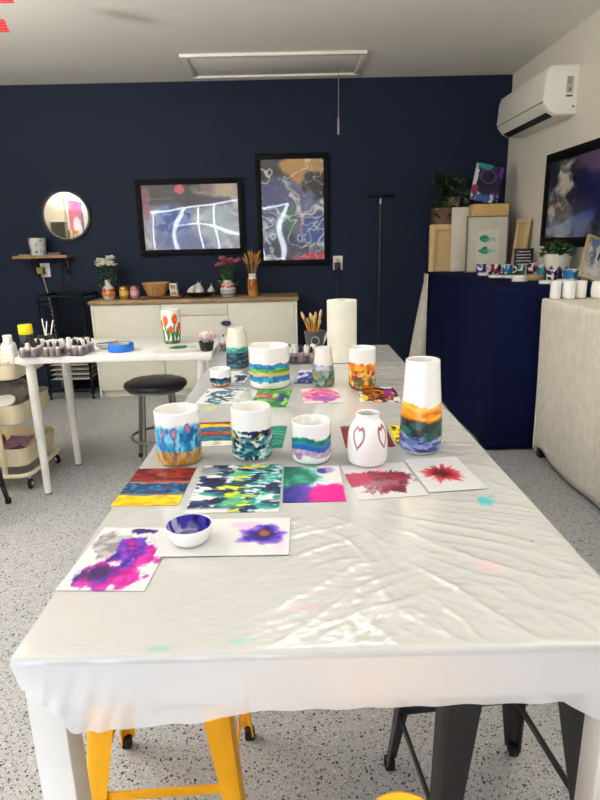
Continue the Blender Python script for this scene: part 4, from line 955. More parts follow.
# ------------------------------------------------------------------ ink bottles in clear organisers
BODYM = mat('bottle_white', (226, 222, 220), .35)
def organizer(label, cx, cy, z, w_, d_, h_, nx, ny, group, lab, m, rz=0, seed=1, capn=.5):
    rng = random.Random(seed)
    t = T('bottle_organizer', label, 'organizer', (cx, cy, z), rz)
    bm = B(); th = .002
    bx(-w_ / 2, w_ / 2, -d_ / 2, d_ / 2, 0, th, 0, bm)
    bx(-w_ / 2, w_ / 2, -d_ / 2, -d_ / 2 + th, th, h_, 0, bm); bx(-w_ / 2, w_ / 2, d_ / 2 - th, d_ / 2, th, h_, 0, bm)
    bx(-w_ / 2, -w_ / 2 + th, -d_ / 2 + th, d_ / 2 - th, th, h_, 0, bm); bx(w_ / 2 - th, w_ / 2, -d_ / 2 + th, d_ / 2 - th, th, h_, 0, bm)
    M('tray', bm, m, t, smooth=False)
    bm = B()
    for i in range(1, nx): x = -w_ / 2 + w_ * i / nx; bx(x - .0008, x + .0008, -d_ / 2 + th, d_ / 2 - th, th, h_ * .6, 0, bm)
    M('divider', bm, m, t, smooth=False)
    global PROTO
    for i in range(nx):
        for j in range(ny):
            x = -w_ / 2 + w_ * (i + .5) / nx; y = -d_ / 2 + d_ * (j + .5) / ny
            p = Matrix.Rotation(rz, 3, 'Z') @ Vector((x, y, 0))
            loc = (cx + p.x, cy + p.y, z + .004)
            inv = rng.random() < capn
            src = PROTO[1 if inv else 0]
            q = dup(src, loc, label=lab[1 if inv else 0], group=group) if src.get('used') else src
            if not src.get('used'): src['used'] = 1; src['label'] = lab[1 if inv else 0]; src['group'] = group
            q.location = loc; q.rotation_euler = (rng.uniform(-.1, .1), rng.uniform(-.1, .1), rng.uniform(0, 6)); s = rng.uniform(.94, 1.06); q.scale = (s, s, s)
    return t
PROTO = []
for inv in (0, 1):
    p = T('ink_bottle', 'ink bottle', 'bottle')
    if not inv:
        M('bottle_body', lathe(B(), [(0, 0), (.0105, 0), (.0115, .002), (.0115, .040), (.008, .047), (0, .047)], 16), BODYM, p)
        M('cap', lathe(B(), [(0, .046), (.0085, .046), (.0085, .058), (.005, .068), (.0035, .075), (0, .076)], 14), BLACK, p)
    else:
        M('bottle_body', lathe(B(), [(0, .028), (.0105, .028), (.0115, .032), (.0115, .066), (.010, .070), (0, .070)], 16), BODYM, p)
        M('cap', lathe(B(), [(0, 0), (.0035, .001), (.005, .010), (.0085, .018), (.0085, .029), (0, .029)], 14), BLACK, p)
    PROTO.append(p)
def labs(where): return ('upright ink bottle with black cap in ' + where, 'ink bottle upside down on black cap in ' + where)
organizer('pink tinted clear organizer of ink bottles beside the slim grey vase', .024, 2.70, ZT, .125, .085, .05, 5, 3, 'ink bottles on the long table', labs('the organizer on the long table'), GLASSY, 0, 3, .45)
ZS2 = .764
t = T('side_table', 'white side table on round white legs behind the cream trolley', 'table', (-.92, 3.22, 0))
M('tabletop', bx(-.495, .495, -.29, .30, .728, .762, .004), WHITE_LAC, t)
for x, y in ((-.44, -.245), (-.426, .18), (.43, -.235), (.43, .23)):
    lg = M('leg', lathe(B(), [(0, .012), (.019, .012), (.021, .25), (.021, .32), (.0245, .325), (.0245, .722), (0, .722)], 24), WHITE_MET, t, loc=(x, y, 0))
    M('foot', cyl(B(), (0, 0, 0), .018, .013, 20, .002), mat('grey_foot', (120, 120, 120), .6), lg)
    M('mounting_plate', cyl(B(), (0, 0, .722), .05, .0058, 24), WHITE_MET, lg)
organizer('leftmost clear organizer of ink bottles, before the yellow capped bottle', -1.338, 2.985, ZS2, .086, .15, .042, 3, 5, 'ink bottles in the leftmost organizer', labs('the leftmost side table organizer'), GLASSY, .05, 5, .3)
organizer('middle clear organizer on the side table, bottles mostly upside down', -1.222, 2.995, ZS2, .092, .15, .042, 3, 5, 'ink bottles in the middle organizer', labs('the middle side table organizer'), GLASSY, -.05, 6, .7)
organizer('clear organizer on the side table nearest the blue tape roll', -1.106, 3.005, ZS2, .088, .15, .042, 3, 5, 'ink bottles in the organizer by the tape', labs('the organizer nearest the blue tape'), GLASSY, -.1, 8, .4)
organizer('small clear organizer of ink bottles at the far corner of the long table', -.358, 3.06, ZT, .075, .06, .04, 3, 2, 'ink bottles at the far table corner', labs('the small organizer at the far table corner'), GLASSY, 0, 9, .5)
t = T('swab_pot', 'small black pot stuffed with pink and white swabs at the side table end', 'pot', (-.457, 3.0, ZS2))
M('pot_body', lathe(B(), cup_prof(.038, .048, .003, .033, r_top=.040, dense=4), 32), BLACK, t)
first = None
for k in range(16):
    a = k * 2.4; r = .026 * math.sqrt((k + .5) / 16)
    pink = k % 2
    if k < 2:
        q = T('cotton_swab', ('fluffy white swab standing in the small black pot', 'fluffy pale pink swab standing in the small black pot')[pink], 'swab', group='swabs in the small black pot')
        M('stick', tube(B(), [(0, 0, 0), (0, 0, .06)], .0015, 6), PAPER, q)
        M('tip', lathe(B(), [(0, .048), (.008, .054), (.012, .066), (.010, .080), (0, .088)], 12), mat('swab%d' % pink, ((226, 222, 218), (214, 178, 176))[pink], .9), q)
        if k == 0: fA = q
        else: fB = q
    else: q = dup((fA, fB)[pink], (0, 0, 0))
    q.location = (-.457 + r * math.cos(a), 3.0 + r * math.sin(a), ZS2 + .011); q.rotation_euler = (-.9 * r * 20 * math.sin(a) * .6, .9 * r * 20 * math.cos(a) * .6, a)
t = T('tape_roll', 'roll of blue masking tape lying on the white side table', 'tape', (-.912, 3.055, ZS2))
M('tape', lathe(B(), [(.045, 0), (.0645, 0), (.0652, .001), (.0652, .037), (.0645, .038), (.045, .038), (.045, 0)], 48), mat('tape_blue', (22, 104, 196), .5), t)
M('core', lathe(B(), [(.042, .0005), (.0449, .0005), (.0449, .0375), (.042, .0375), (.042, .0005)], 48), mat('kraft_pale', (196, 176, 140), .8), t)
for i in range(3):
    lab = ('bottom white saucer in the small stack left of the blue tape', 'middle white saucer in the small stack left of the blue tape', 'top white saucer in the small stack, holding a grey brush')[i]
    tag(M('saucer', lathe(B(), [(0, 0), (.035, 0), (.058, .010), (.060, .012), (.057, .0125), (.034, .004), (0, .004)], 40), CERAM, loc=(-1.017, 3.16, ZS2 + .0055 * i)), lab, 'saucer', 'stacked white saucers')
tag(M('flat_brush', tube(B(), [(-.05, -.02, .0155), (.0, .0, .0155), (.05, .03, .0155)], [.002, .004, .006], 8), mat('grey_brush', (90, 88, 84), .6), loc=(-1.012, 3.152, ZS2 + .011)), 'short grey brush lying across the stacked white saucers', 'brush')
def pal(s, t):
    c = (228, 226, 220); a = blob(s, t, .42, .5, .2, .2, .3, 4, .1, 3); c = mix(c, mix((14, 92, 84), (50, 130, 110), ss(-.2, .3, fb(s * 6, t * 6, 3))), a); return mix(c, (150, 170, 180), blob(s, t, .72, .5, .08, .1, .5, 6, .3, 5) * .6)
o = M('palette_sheet', grid(B(), .24, .27, 60, 60, .001), INK, loc=(-.602, 3.11, ZS2 + .0005)); paint(o, lambda co: pal(co.x / .24 + .5, co.y / .27 + .5)); tag(o, 'white sheet with dark green ink puddle on the side table', 'painting')
def tul(u, v):
    c = (232, 230, 224)
    for cu, ch, sz in ((-.95, .60, .9), (-.35, .70, 1.1), (.15, .44, .9), (.6, .74, 1.2), (1.1, .5, 1), (2.2, .7, 1), (-2.2, .6, 1)):
        if v < ch: k = abs(u - cu - .12 * math.sin(v * 9 + cu)); c = mix(c, (60, 110, 56), 1 - ss(.05, .09, k))
        k = math.hypot((u - cu - .22) / .16, (v - ch * .45) / .2); c = mix(c, (70, 126, 60), 1 - ss(.8, 1, k))
    for cu, ch, sz in ((-.95, .60, .9), (-.35, .70, 1.1), (.15, .44, .9), (.6, .74, 1.2), (1.1, .5, 1), (2.2, .7, 1), (-2.2, .6, 1)):
        d = math.hypot((u - cu) / (.27 * sz), (v - ch) / (.14 * sz)) + .15 * nz(u, v, 9, 9, 2); c = mix(c, mix((206, 84, 30), (230, 130, 60), ss(-.2, .3, nz(u, v, 8, 9, 6))), 1 - ss(.85, 1, d))
    return mix(c, (70, 84, 44), (1 - ss(.06, .14, v + .04 * nz(u, v, 6, 3, 9))) * .8)
vase('tall_vase', 'white vase painted with orange tulips on the side table', (-.683, 3.25, ZS2 + .002), resample([(.040, 0), (.046, .01), (.051, .06), (.054, .11), (.054, .15), (.052, .184)], 60, .004), .185, tul, 'vase', 120)

# ------------------------------------------------------------------ cream trolley and what it holds
t = T('utility_trolley', 'cream three tier metal trolley on casters left of the side table', 'trolley', (-1.655, 3.25, 0))
def tier(zb, h_):
    """rounded rectangular tray"""
    def rr(w_, d_, r, z): 
        out = []
        for cx, cy, a0 in ((w_ - r, d_ - r, 0), (-w_ + r, d_ - r, PI / 2), (-w_ + r, -d_ + r, PI), (w_ - r, -d_ + r, 3 * PI / 2)):
            for k in range(7): a = a0 + PI / 2 * k / 6; out.append((cx + r * math.cos(a), cy + r * math.sin(a), z))
        return out
    bm = B(); rows = [rr(.165, .205, .05, zb), rr(.172, .212, .055, zb + .006), rr(.176, .216, .055, zb + h_ - .004), rr(.180, .220, .058, zb + h_), rr(.174, .214, .053, zb + h_ - .001), rr(.170, .210, .05, zb + .01)]
    V = [[bm.verts.new(p) for p in r] for r in rows]; n = len(V[0])
    for a, b_ in zip(V, V[1:]):
        for k in range(n): bm.faces.new((a[k], a[(k + 1) % n], b_[(k + 1) % n], b_[k]))
    bm.faces.new(V[0][::-1]); bm.faces.new(V[-1]); return bm
for zb, h_ in ((.62, .085), (.375, .11), (.135, .105)): M('tray', tier(zb, h_), CREAM, t)
bm = B(); loop = []
for cx, cy, a0 in ((.12, .17, 0), (-.12, .17, PI / 2), (-.12, -.17, PI), (.12, -.17, 3 * PI / 2)):
    for k in range(7): a = a0 + PI / 2 * k / 6; loop.append((cx + .065 * math.cos(a), cy + .065 * math.sin(a), .09))
tube(bm, loop, .0125, 10, True); M('base_loop', bm, CREAM, t)
for y in (-.235, .235):
    M('post', tube(B(), [(.06, y, .09), (.055, y, .74), (.053, y * .97, .77)], .0125, 10), CREAM, t)
for x, y, a in ((.165, -.19, .1), (.165, .19, .9), (-.165, -.19, .4), (-.165, .19, 0)):
    c = M('caster', caster_bm(.03, .018), RUBBER, t, loc=(x, y, 0), rz=a); M('stem', tube(B(), [(0, 0, .055), (0, 0, .08)], .006, 8), WHITE_MET, c); M('hub', cyl(B(), (0, 0, 0), .012, .022, 14), WHITE_MET, c, loc=(-.011, 0, .03), rot=(0, PI / 2, 0))
GREYBAG = mat('grey_translucent_bag', (150, 146, 140), .2, var=.25, scale=14, alpha=.8)
bm = B(); bmesh.ops.create_icosphere(bm, subdivisions=5, radius=1)
for v in bm.verts:
    d = v.co.copy(); n = .18 * fb(d.x * 1.6, d.y * 1.6, d.z * 1.6 + 3, 4) + .12 * (1 - abs(NZ.noise(d * 3.4))) ** 3
    v.co = Vector((d.x * .14 * (1 + n), d.y * .17 * (1 + n), (d.z if d.z > -.6 else -.6) * .105 * (1 + n)))
tag(M('plastic_bag', bm, GREYBAG, loc=(-1.655, 3.27, .462), angle=70), 'crumpled grey plastic bag bulging from the middle trolley tray', 'bag')
tag(M('lid', lathe(B(), [(0, 0), (.052, 0), (.055, .003), (.055, .012), (.05, .015), (.03, .011), (0, .010)], 40), CERAM, loc=(-1.575, 3.085, .492), rot=(.35, .05, 0)), 'round white lid resting before the grey bag in the middle tray', 'lid')
for i, (x, y, w_, d_, rx, ry, c, lab) in enumerate(((-1.60, 3.19, .13, .16, .3, .2, (150, 120, 140), 'mauve printed card leaning in the bottom trolley tray'), (-1.57, 3.37, .12, .14, -.3, -.2, (196, 180, 190), 'pale lilac card leaning in the bottom trolley tray'), (-1.74, 3.25, .10, .22, .1, .35, (140, 30, 36), 'dark red card leaning in the bottom trolley tray'), (-1.565, 3.095, .1, .07, .1, .1, (60, 56, 70), 'charcoal card leaning lowest in the bottom trolley tray'))):
    o = M('printed_card', grid(B(), w_, d_, 8, 8, .003, lambda a, b_: .01 * math.sin(a * 20)), mat('card%d' % i, c, .5, var=.5, scale=30), loc=(x, y, .215), rot=(rx, ry, .3 * i)); tag(o, lab, 'card')
ZTR = .6305
t = T('squeeze_bottle', 'white plastic bottle with white cap at the far left on the trolley', 'bottle', (-1.60, 3.27, ZTR))
M('bottle_body', lathe(B(), [(0, 0), (.038, 0), (.042, .004), (.042, .13), (.036, .152), (.018, .165), (0, .165)], 32), BODYM, t); M('cap', lathe(B(), [(0, .164), (.024, .164), (.024, .194), (.022, .197), (0, .197)], 20), PAPER, t)
t = T('square_bottle', 'white rectangular bottle beside the yellow capped bottle on the trolley', 'bottle', (-1.555, 3.17, ZTR))
M('bottle_body', bx(-.035, .035, -.025, .025, 0, .16, .012, seg=3), BODYM, t); M('cap', cyl(B(), (0, 0, .1605), .02, .03, 20, .002), PAPER, t)
t = T('spray_can', 'dark bottle with bright yellow cap on the trolley', 'bottle', (-1.535, 3.36, ZTR))
M('bottle_body', lathe(B(), [(0, 0), (.034, 0), (.036, .004), (.036, .18), (.030, .19), (0, .19)], 32), mat('bottle_dark', (40, 44, 50), .3), t)
M('label_band', lathe(B(), [(.0362, .05), (.0368, .05), (.0368, .15), (.0362, .15), (.0362, .05)], 32), mat('teal_band', (50, 96, 104), .4, var=.4, scale=40), t); M('cap', lathe(B(), [(0, .188), (.037, .188), (.039, .192), (.038, .238), (.036, .242), (0, .242)], 32), mat('cap_yellow', (238, 214, 24), .35), t)
first = None
for k, (x, y) in enumerate(((-1.545, 3.01 + .1), (-1.6, 3.08), (-1.505, 3.15))):
    lab = ('small white jar in front on the trolley top', 'small white jar left of the square bottle on the trolley', 'small white jar beside the dark bottle on the trolley')[k]
    if k == 0:
        first = T('small_jar', lab, 'jar', (x, 3.095 - .03, ZTR), group='small jars on the trolley'); first.location = (-1.55, 3.105, ZTR)
        M('jar_body', cyl(B(), (0, 0, 0), .016, .06, 18, .003), mat('jar_body', (210, 190, 180), .4), first); M('lid', cyl(B(), (0, 0, .0605), .017, .022, 18, .002), PAPER, first)
    else: dup(first, ((-1.60, 3.12, ZTR), (-1.515, 3.24, ZTR))[k - 1], label=lab)
t = T('stick_cup', 'small black cup holding pale sticks behind the leftmost organizer', 'cup', (-1.35, 3.18, ZS2))
M('cup_body', lathe(B(), cup_prof(.04, .075, .003, .036, dense=4), 28), BLACK, t)
first = None
for k, (a, l) in enumerate(((.25, .14), (-.05, .15), (.35, .145), (-.3, .12))):
    lab = ('pale stick leaning right in the small black cup', 'tallest pale stick in the small black cup', 'pale stick leaning furthest right in the small black cup', 'short pale stick leaning left in the small black cup')[k]
    if first is None: first = tag(M('wooden_stick', bx(-.003, .003, -.0015, .0015, 0, .15, .0005), PAPER), lab, 'stick', 'sticks in the small black cup'); q = first
    else: q = dup(first, (0, 0, 0), label=lab)
    q.location = (-1.355 + .008 * k, 3.175 + .006 * k, ZS2 + .011); q.rotation_euler = (.05, a * .8, 0); q.scale = (1, 1, l / .15)

# ------------------------------------------------------------------ round stool
t = T('round_stool', 'round stool with black padded seat and grey tube legs at the side table', 'stool', (-.845, 3.45, 0))
bm = lathe(B(), [(0, .468), (.168, .468), (.182, .474), (.187, .486), (.183, .500), (.165, .510), (.09, .514), (0, .515)], 64)
for v in bm.verts:
    if v.co.z > .5: v.co.z += .0035 * fb(v.co.x * 14, v.co.y * 14, 3)
M('seat', bm, mat('black_vinyl', (46, 46, 48), .34, bump=.2, bscale=60), t)
M('seat_band', lathe(B(), [(0, .452), (.160, .452), (.166, .455), (.166, .4675), (0, .4675)], 48), GREYMET, t)
for k in range(4):
    a = PI / 4 + k * PI / 2 + .35; c_, s_ = math.cos(a), math.sin(a)
    lg = M('leg', tube(B(), [(.12 * c_, .12 * s_, .451), (.135 * c_, .135 * s_, .30), (.165 * c_, .165 * s_, .02)], .0115, 12), GREYMET, t); M('rubber_foot', cyl(B(), (.166 * c_, .166 * s_, 0), .014, .025, 14, .002), RUBBER, lg)
M('foot_ring', tube(B(), [(.168 * math.cos(2 * PI * k / 48), .168 * math.sin(2 * PI * k / 48), .165) for k in range(48)], .009, 10, True), GREYMET, t)

# ------------------------------------------------------------------ metal stools
def tolix(label, loc, rz, m, footm, sx=.175, H=.61):
    t = T('metal_stool', label, 'stool', loc, rz)
    # seat: rounded square pan with rolled rim and hand slot
    def rr(h, r, z, n=8):
        out = []
        for cx, cy, a0 in ((h - r, h - r, 0), (-h + r, h - r, PI / 2), (-h + r, -h + r, PI), (h - r, -h + r, 3 * PI / 2)):
            for k in range(n): a = a0 + PI / 2 * k / (n - 1); out.append((cx + r * math.cos(a), cy + r * math.sin(a), z))
        return out
    bm = B(); rows = [rr(.150, .045, H - .045), rr(.155, .05, H - .03), rr(.155, .05, H - .008), rr(.148, .048, H), rr(.135, .045, H - .002), rr(.06, .03, H - .006), rr(.02, .015, H - .007)]
    V = [[bm.verts.new(p) for p in r] for r in rows]; n = len(V[0])
    for a, b_ in zip(V, V[1:]):
        for k in range(n): bm.faces.new((a[k], a[(k + 1) % n], b_[(k + 1) % n], b_[k]))
    bm.faces.new(V[-1]); M('seat', bm, m, t)
    top, zt, zb = .128, H - .02, .02
    for px in (-1, 1):
        for py in (-1, 1):
            bm = B(); rings = []
            for k in range(13):
                q = k / 12; z = zt + (zb - zt) * q; h = top + (sx - top) * q; w_ = .075 * (1 - q) + .030 * q
                c = Vector((px * h, py * h, z)); cr = .014
                # folded sheet profile: two flanges meeting in a rounded outer corner
                prof = [(-w_, 0), (-w_ * .5, .0), (-cr, 0), (-cr * .3, -cr * .3), (0, -cr), (0, -w_ * .5), (0, -w_)]
                th = .004
                outer = [bm.verts.new((c.x + px * a, c.y + py * b_, z)) for a, b_ in prof]
                inner = [bm.verts.new((c.x + px * (a - (th if i >= 3 else 0)), c.y + py * (b_ - (th if i <= 3 else 0)), z)) for i, (a, b_) in enumerate(prof)]
                rings.append(outer + inner[::-1])
            for a, b_ in zip(rings, rings[1:]):
                for k in range(len(a)): bm.faces.new((a[k], a[(k + 1) % len(a)], b_[(k + 1) % len(a)], b_[k]))
            bm.faces.new(rings[0]); bm.faces.new(rings[-1][::-1])
            lg = M('leg', bm, m, t)
            M('rubber_foot', bx(min(px * (sx - .024), px * (sx + .002)), max(px * (sx - .024), px * (sx + .002)), min(py * (sx - .024), py * (sx + .002)), max(py * (sx - .024), py * (sx + .002)), 0, .034, .006), footm, lg)
    zb_ = .185; h = top + (sx - top) * (zt - zb_) / (zt - zb) - .012
    for k in range(4):
        bm = B(); box(bm, (0, -h, zb_), (2 * h - .02, .006, .022), .002); 
        bmesh.ops.rotate(bm, verts=bm.verts, matrix=Matrix.Rotation(k * PI / 2, 3, 'Z')); M('foot_bar', bm, m, t)
    bm = B(); tube(bm, [(-h * .9, -h * .9, .40), (h * .9, h * .9, .40)], .006, 8); tube(bm, [(-h * .9, h * .9, .413), (h * .9, -h * .9, .413)], .006, 8); M('cross_brace', bm, m, t)
    return t
tolix('yellow metal stool tucked under the near end of the long table', (-.305, 1.135, 0), .05, YEL, RUBBER)
tolix('black metal stool tucked under the near end of the long table', (.392, 1.055, 0), .10, CHAR, RUBBER)
tolix('yellow metal stool of which only a seat corner shows at the bottom edge', (.125, .418, 0), PI / 4 + .03, YEL, RUBBER, H=.602)
tolix('dark metal stool left of the trolley showing only one foot', (-1.69, 2.70, 0), 0, BLACKM, RUBBER)

# ------------------------------------------------------------------ cloth covered tables on the right
def drape(name, label, x0, x1, y0, y1, zt, hem, m, amp=.012, k=22, flare=.03, seed=1, wallx=None, corner_r=.02, hemfn=None):
    def ring(off, z, rad, fold, d):
        pts = []; segs = []
        r = corner_r
        def side(ax, ay, bx_, by_, n):
            for i in range(n): q = i / n; segs.append((ax + (bx_ - ax) * q, ay + (by_ - ay) * q))
        N1, N2 = 60, 90
        side(x0, y0, x1, y0, N1); side(x1, y0, x1, y1, N2); side(x1, y1, x0, y1, N1); side(x0, y1, x0, y0, N2)
        cx, cy = (x0 + x1) / 2, (y0 + y1) / 2; L = 0; prev = segs[-1]
        for (x, y) in segs:
            L += math.hypot(x - prev[0], y - prev[1]); prev = (x, y)
            nx_ = (-1 if abs(x - x0) < 1e-6 else (1 if abs(x - x1) < 1e-6 else 0)); ny_ = (-1 if abs(y - y0) < 1e-6 else (1 if abs(y - y1) < 1e-6 else 0))
            f = fold * (math.sin(L * k + 2.2 * fb(L * 2, z, seed, 2)) * .6 + .8 * fb(L * 4, z * .6, seed + 3, 2))
            o_ = off + f
            if nx_ and ny_: o_ *= 1.15
            X = x + nx_ * o_; Y = y + ny_ * o_
            if wallx: X = min(X, wallx)
            zz = z
            if hemfn: zz = z + hemfn(x, y) * d
            pts.append((X, Y, zz))
        return pts
    rows = [ring(-.012, zt, 0, 0, 0), ring(-.003, zt - .0015, 0, 0, 0), ring(.001, zt - .007, 0, 0, 0)]
    n = 26
    for j in range(1, n + 1):
        q = j / n; rows.append(ring(.002 + flare * q, zt - .007 + (hem - zt + .007) * q, 0, amp * min(1, .25 + q), q ** 2))
    bm = B(); V = [[bm.verts.new(p) for p in r] for r in rows]; c = len(V[0])
    for a, b_ in zip(V, V[1:]):
        for i in range(c): bm.faces.new((a[i], b_[i], b_[(i + 1) % c], a[(i + 1) % c]))
    f = bm.faces.new(V[0])
    o = M(name, bm, m, angle=60); md = o.modifiers.new('cloth thickness', 'SOLIDIFY'); md.thickness = .0025; md.offset = -1
    return tag(o, label, 'tablecloth')
def cloth_mat(name, rgb, weave=900, var=.1, streak=0):
    m = mat(name, rgb, .85, var=var, scale=18, sheen=0, spec=.1)
    nt = m.node_tree; b = nt.nodes['Principled BSDF']; tc = nt.nodes.new('ShaderNodeTexCoord')
    mp = nt.nodes.new('ShaderNodeMapping'); mp.inputs['Scale'].default_value = (weave, weave, weave * .12); nt.links.new(tc.outputs['Object'], mp.inputs['Vector'])
    n = nt.nodes.new('ShaderNodeTexNoise'); n.inputs['Scale'].default_value = 1; n.inputs['Detail'].default_value = 3; nt.links.new(mp.outputs[0], n.inputs['Vector'])
    bp_ = nt.nodes.new('ShaderNodeBump'); bp_.inputs['Strength'].default_value = .35; bp_.inputs['Distance'].default_value = .002; nt.links.new(n.outputs['Fac'], bp_.inputs['Height']); nt.links.new(bp_.outputs['Normal'], b.inputs['Normal'])
    if streak:
        old = b.inputs['Base Color'].links[0].from_socket; mx = nt.nodes.new('ShaderNodeMixRGB'); mx.blend_type = 'MULTIPLY'; mx.inputs['Fac'].default_value = streak
        mp2 = nt.nodes.new('ShaderNodeMapping'); mp2.inputs['Scale'].default_value = (190, 190, 9); nt.links.new(tc.outputs['Object'], mp2.inputs['Vector'])
        n2 = nt.nodes.new('ShaderNodeTexNoise'); n2.inputs['Scale'].default_value = 1; nt.links.new(mp2.outputs[0], n2.inputs['Vector']); nt.links.new(old, mx.inputs['Color1']); nt.links.new(n2.outputs['Fac'], mx.inputs['Color2']); nt.links.new(mx.outputs[0], b.inputs['Base Color'])
    return m
ZN = 1.012
NAVYC = cloth_mat('navy_cloth', (11, 18, 52)); LINEN = cloth_mat('natural_linen', (240, 232, 218), 700, .07, .36)
drape('navy_tablecloth', 'plain navy blue cloth draped to the floor over the far display table', 1.188, 1.845, 3.49, 5.38, ZN, .012, NAVYC, amp=.007, k=9, flare=.012, seed=2, wallx=XR - .016)
ZL = .948
drape('linen_tablecloth', 'natural beige linen cloth draped over the near display table', 1.43, 1.845, 1.6, 3.42, ZL, .02, LINEN, amp=.006, k=14, flare=-.015, seed=5, wallx=XR - .016, hemfn=lambda x, y: .05 * math.exp(-((y - 3.3) / .12) ** 2) * (1 if x < 1.45 else 0))
t = T('display_table', 'display table whose dark foot shows under the linen cloth', 'table', (1.64, 2.5, 0))
M('tabletop', bx(-.19, .19, -.87, .88, .905, .935, .004), WHITE_LAC, t)
for x in (-.17, .17):
    for y in (-.8, .85): M('leg', bx(x - .02, x + .02, y - .02, y + .02, 0, .904, .003), BLACKM, t)
# second beige cloth beneath the navy one, its corner swinging out at the back
bm = B(); rows = []
for j in range(15):
    q = j / 14; z = ZN - .02 - q * .97; row = []
    for i in range(9):
        a = i / 8; x = 1.168 - .17 * q ** .9 * math.sin(PI * min(1, a * 1.1)) * (1 if a < .91 else .2); y = 5.22 + .17 * a
        row.append(bm.verts.new((x - .002 * i * 0, y + .01 * math.sin(q * 4), z)))
    rows.append(row)
for a, b_ in zip(rows, rows[1:]):
    for i in range(8): bm.faces.new((a[i], a[i + 1], b_[i + 1], b_[i]))
o = M('linen_underlay', bm, LINEN, angle=80); md = o.modifiers.new('cloth thickness', 'SOLIDIFY'); md.thickness = .003
tag(o, 'beige cloth corner flaring out at the back beside the navy cloth', 'tablecloth')

# canvases and prints at the back of the navy table
def panel(name, label, x0, x1, z1, y, th, m, tilt, cat, parts=None, loc_z=ZN):
    w_, h_ = x1 - x0, z1 - loc_z
    t = T(name, label, cat, ((x0 + x1) / 2, y, loc_z + .001)); t.rotation_euler = (-tilt, 0, 0); return t, w_, h_
CANV = mat('primed_canvas', (216, 210, 196), .8, bump=.08, bscale=300)
t, w_, h_ = panel('stretched_canvas', 'canvas with bare pine stretcher facing out, leftmost against the navy wall', 1.168, 1.50, 1.40, 5.20, .03, CANV, .03, 'canvas')
bm = B(); fwd = .045
bx(-w_ / 2, -w_ / 2 + fwd, -.01, .01, 0, h_, .002, bm); bx(w_ / 2 - fwd, w_ / 2, -.01, .01, 0, h_, .002, bm); bx(-w_ / 2 + fwd, w_ / 2 - fwd, -.01, .01, h_ - fwd, h_, .002, bm); bx(-w_ / 2 + fwd, w_ / 2 - fwd, -.01, .01, 0, fwd, .002, bm)
M('stretcher', bm, WOODL, t); M('canvas_back', bx(-w_ / 2 - .004, w_ / 2 + .004, .011, .016, -.0005, h_ + .003), mat('raw_canvas', (198, 172, 126), .9), t)
t, w_, h_ = panel('stretched_canvas', 'tall blank white canvas behind the framed green print', 1.335, 1.80, 1.535, 5.16, .03, CANV, .03, 'canvas')
M('canvas_front', bx(-w_ / 2, w_ / 2, -.014, -.008, 0, h_, .002), CANV, t); M('stretcher', bx(-w_ / 2 + .004, w_ / 2 - .004, -.0075, .012, .004, h_ - .004), WOODL, t)
t, w_, h_ = panel('framed_print', 'thin framed print of two green ink marks leaning on the white canvas', 1.402, 1.738, 1.455, 4.93, .02, CANV, .03, 'picture')
bm = B(); f_ = .008
bx(-w_ / 2, -w_ / 2 + f_, -.012, .008, 0, h_, .001, bm); bx(w_ / 2 - f_, w_ / 2, -.012, .008, 0, h_, .001, bm); bx(-w_ / 2 + f_, w_ / 2 - f_, -.012, .008, h_ - f_, h_, .001, bm); bx(-w_ / 2 + f_, w_ / 2 - f_, -.012, .008, 0, f_, .001, bm)
M('frame', bm, mat('grey_wood', (112, 100, 86), .5), t)
M('mat_board', bx(-w_ / 2 + f_, w_ / 2 - f_, -.004, .006, f_, h_ - f_), mat('mat_board', (206, 200, 186), .7), t)
def two_marks(s, t):
    c = (226, 222, 210)
    for cy, sd in ((.74, 3), (.4, 8)):
        a = blob(s, t, .36, cy, .2, .1, .5, 7, .2, sd); c = mix(c, (40, 150, 120), a); a = blob(s, t, .62, cy - .02, .3, .06, .6, 7, .4, sd + 1); c = mix(c, (150, 204, 186), a * .6)
    return c
o = M('green_ink_sheet', grid(B(), .18, .265, 70, 100, .001), INK, t, loc=(.005, -.0045, h_ * .5 - .02), rot=(PI / 2, 0, 0)); paint(o, lambda co: two_marks(co.x / .18 + .5, co.y / .265 + .5))
tag(M('cardboard_box', bx(-.143, .143, -.065, .065, 0, .536, .004), mat('kraft_box', (204, 168, 108), .75, var=.08), loc=(1.60, 5.03, ZN + .001)), 'tall tan box between the white canvas and the framed green print', 'box')
t = T('small_canvas', 'small purple, teal and white abstract canvas leaning on top of the tan box', 'canvas', (1.555, 5.045, ZN + .560)); t.rotation_euler = (-.2, .22, 0)
def smallc(s, t_):
    c = mix((18, 16, 48), (44, 26, 92), ss(-.2, .4, fb(s * 3, t_ * 3, 3) + .4 * (s - .5)))
    c = mix(c, (40, 150, 150), blob(s, t_, .25, .95, .35, .1, .6, 5, .2, 4)); c = mix(c, (222, 222, 228), blob(s, t_, .04, .6, .1, .4, .5, 5, .2, 6)); c = mix(c, (150, 24, 84), blob(s, t_, .08, .28, .15, .12, .5, 5, .2, 7))
    c = mix(c, (226, 226, 232), ss(.1, .2, fb(s * 6, t_ * 6, 12)) * (1 - ss(.15, .3, t_))); c = mix(c, (60, 110, 180), ss(.05, .2, fb(s * 6 + 3, t_ * 6, 17)) * (1 - ss(.1, .28, t_)))
    c = mix(c, (120, 60, 170), blob(s, t_, .96, .92, .1, .2, .5, 5, .2, 5)); d = abs(math.hypot((s - .5) / .27, (t_ - .68) / .18) - 1); c = mix(c, (120, 110, 140), (1 - ss(.06, .14, d)) * .8)
    return c
M('stretcher', bx(-.112, .112, -.002, .016, 0, .29, .002), WOODL, t)
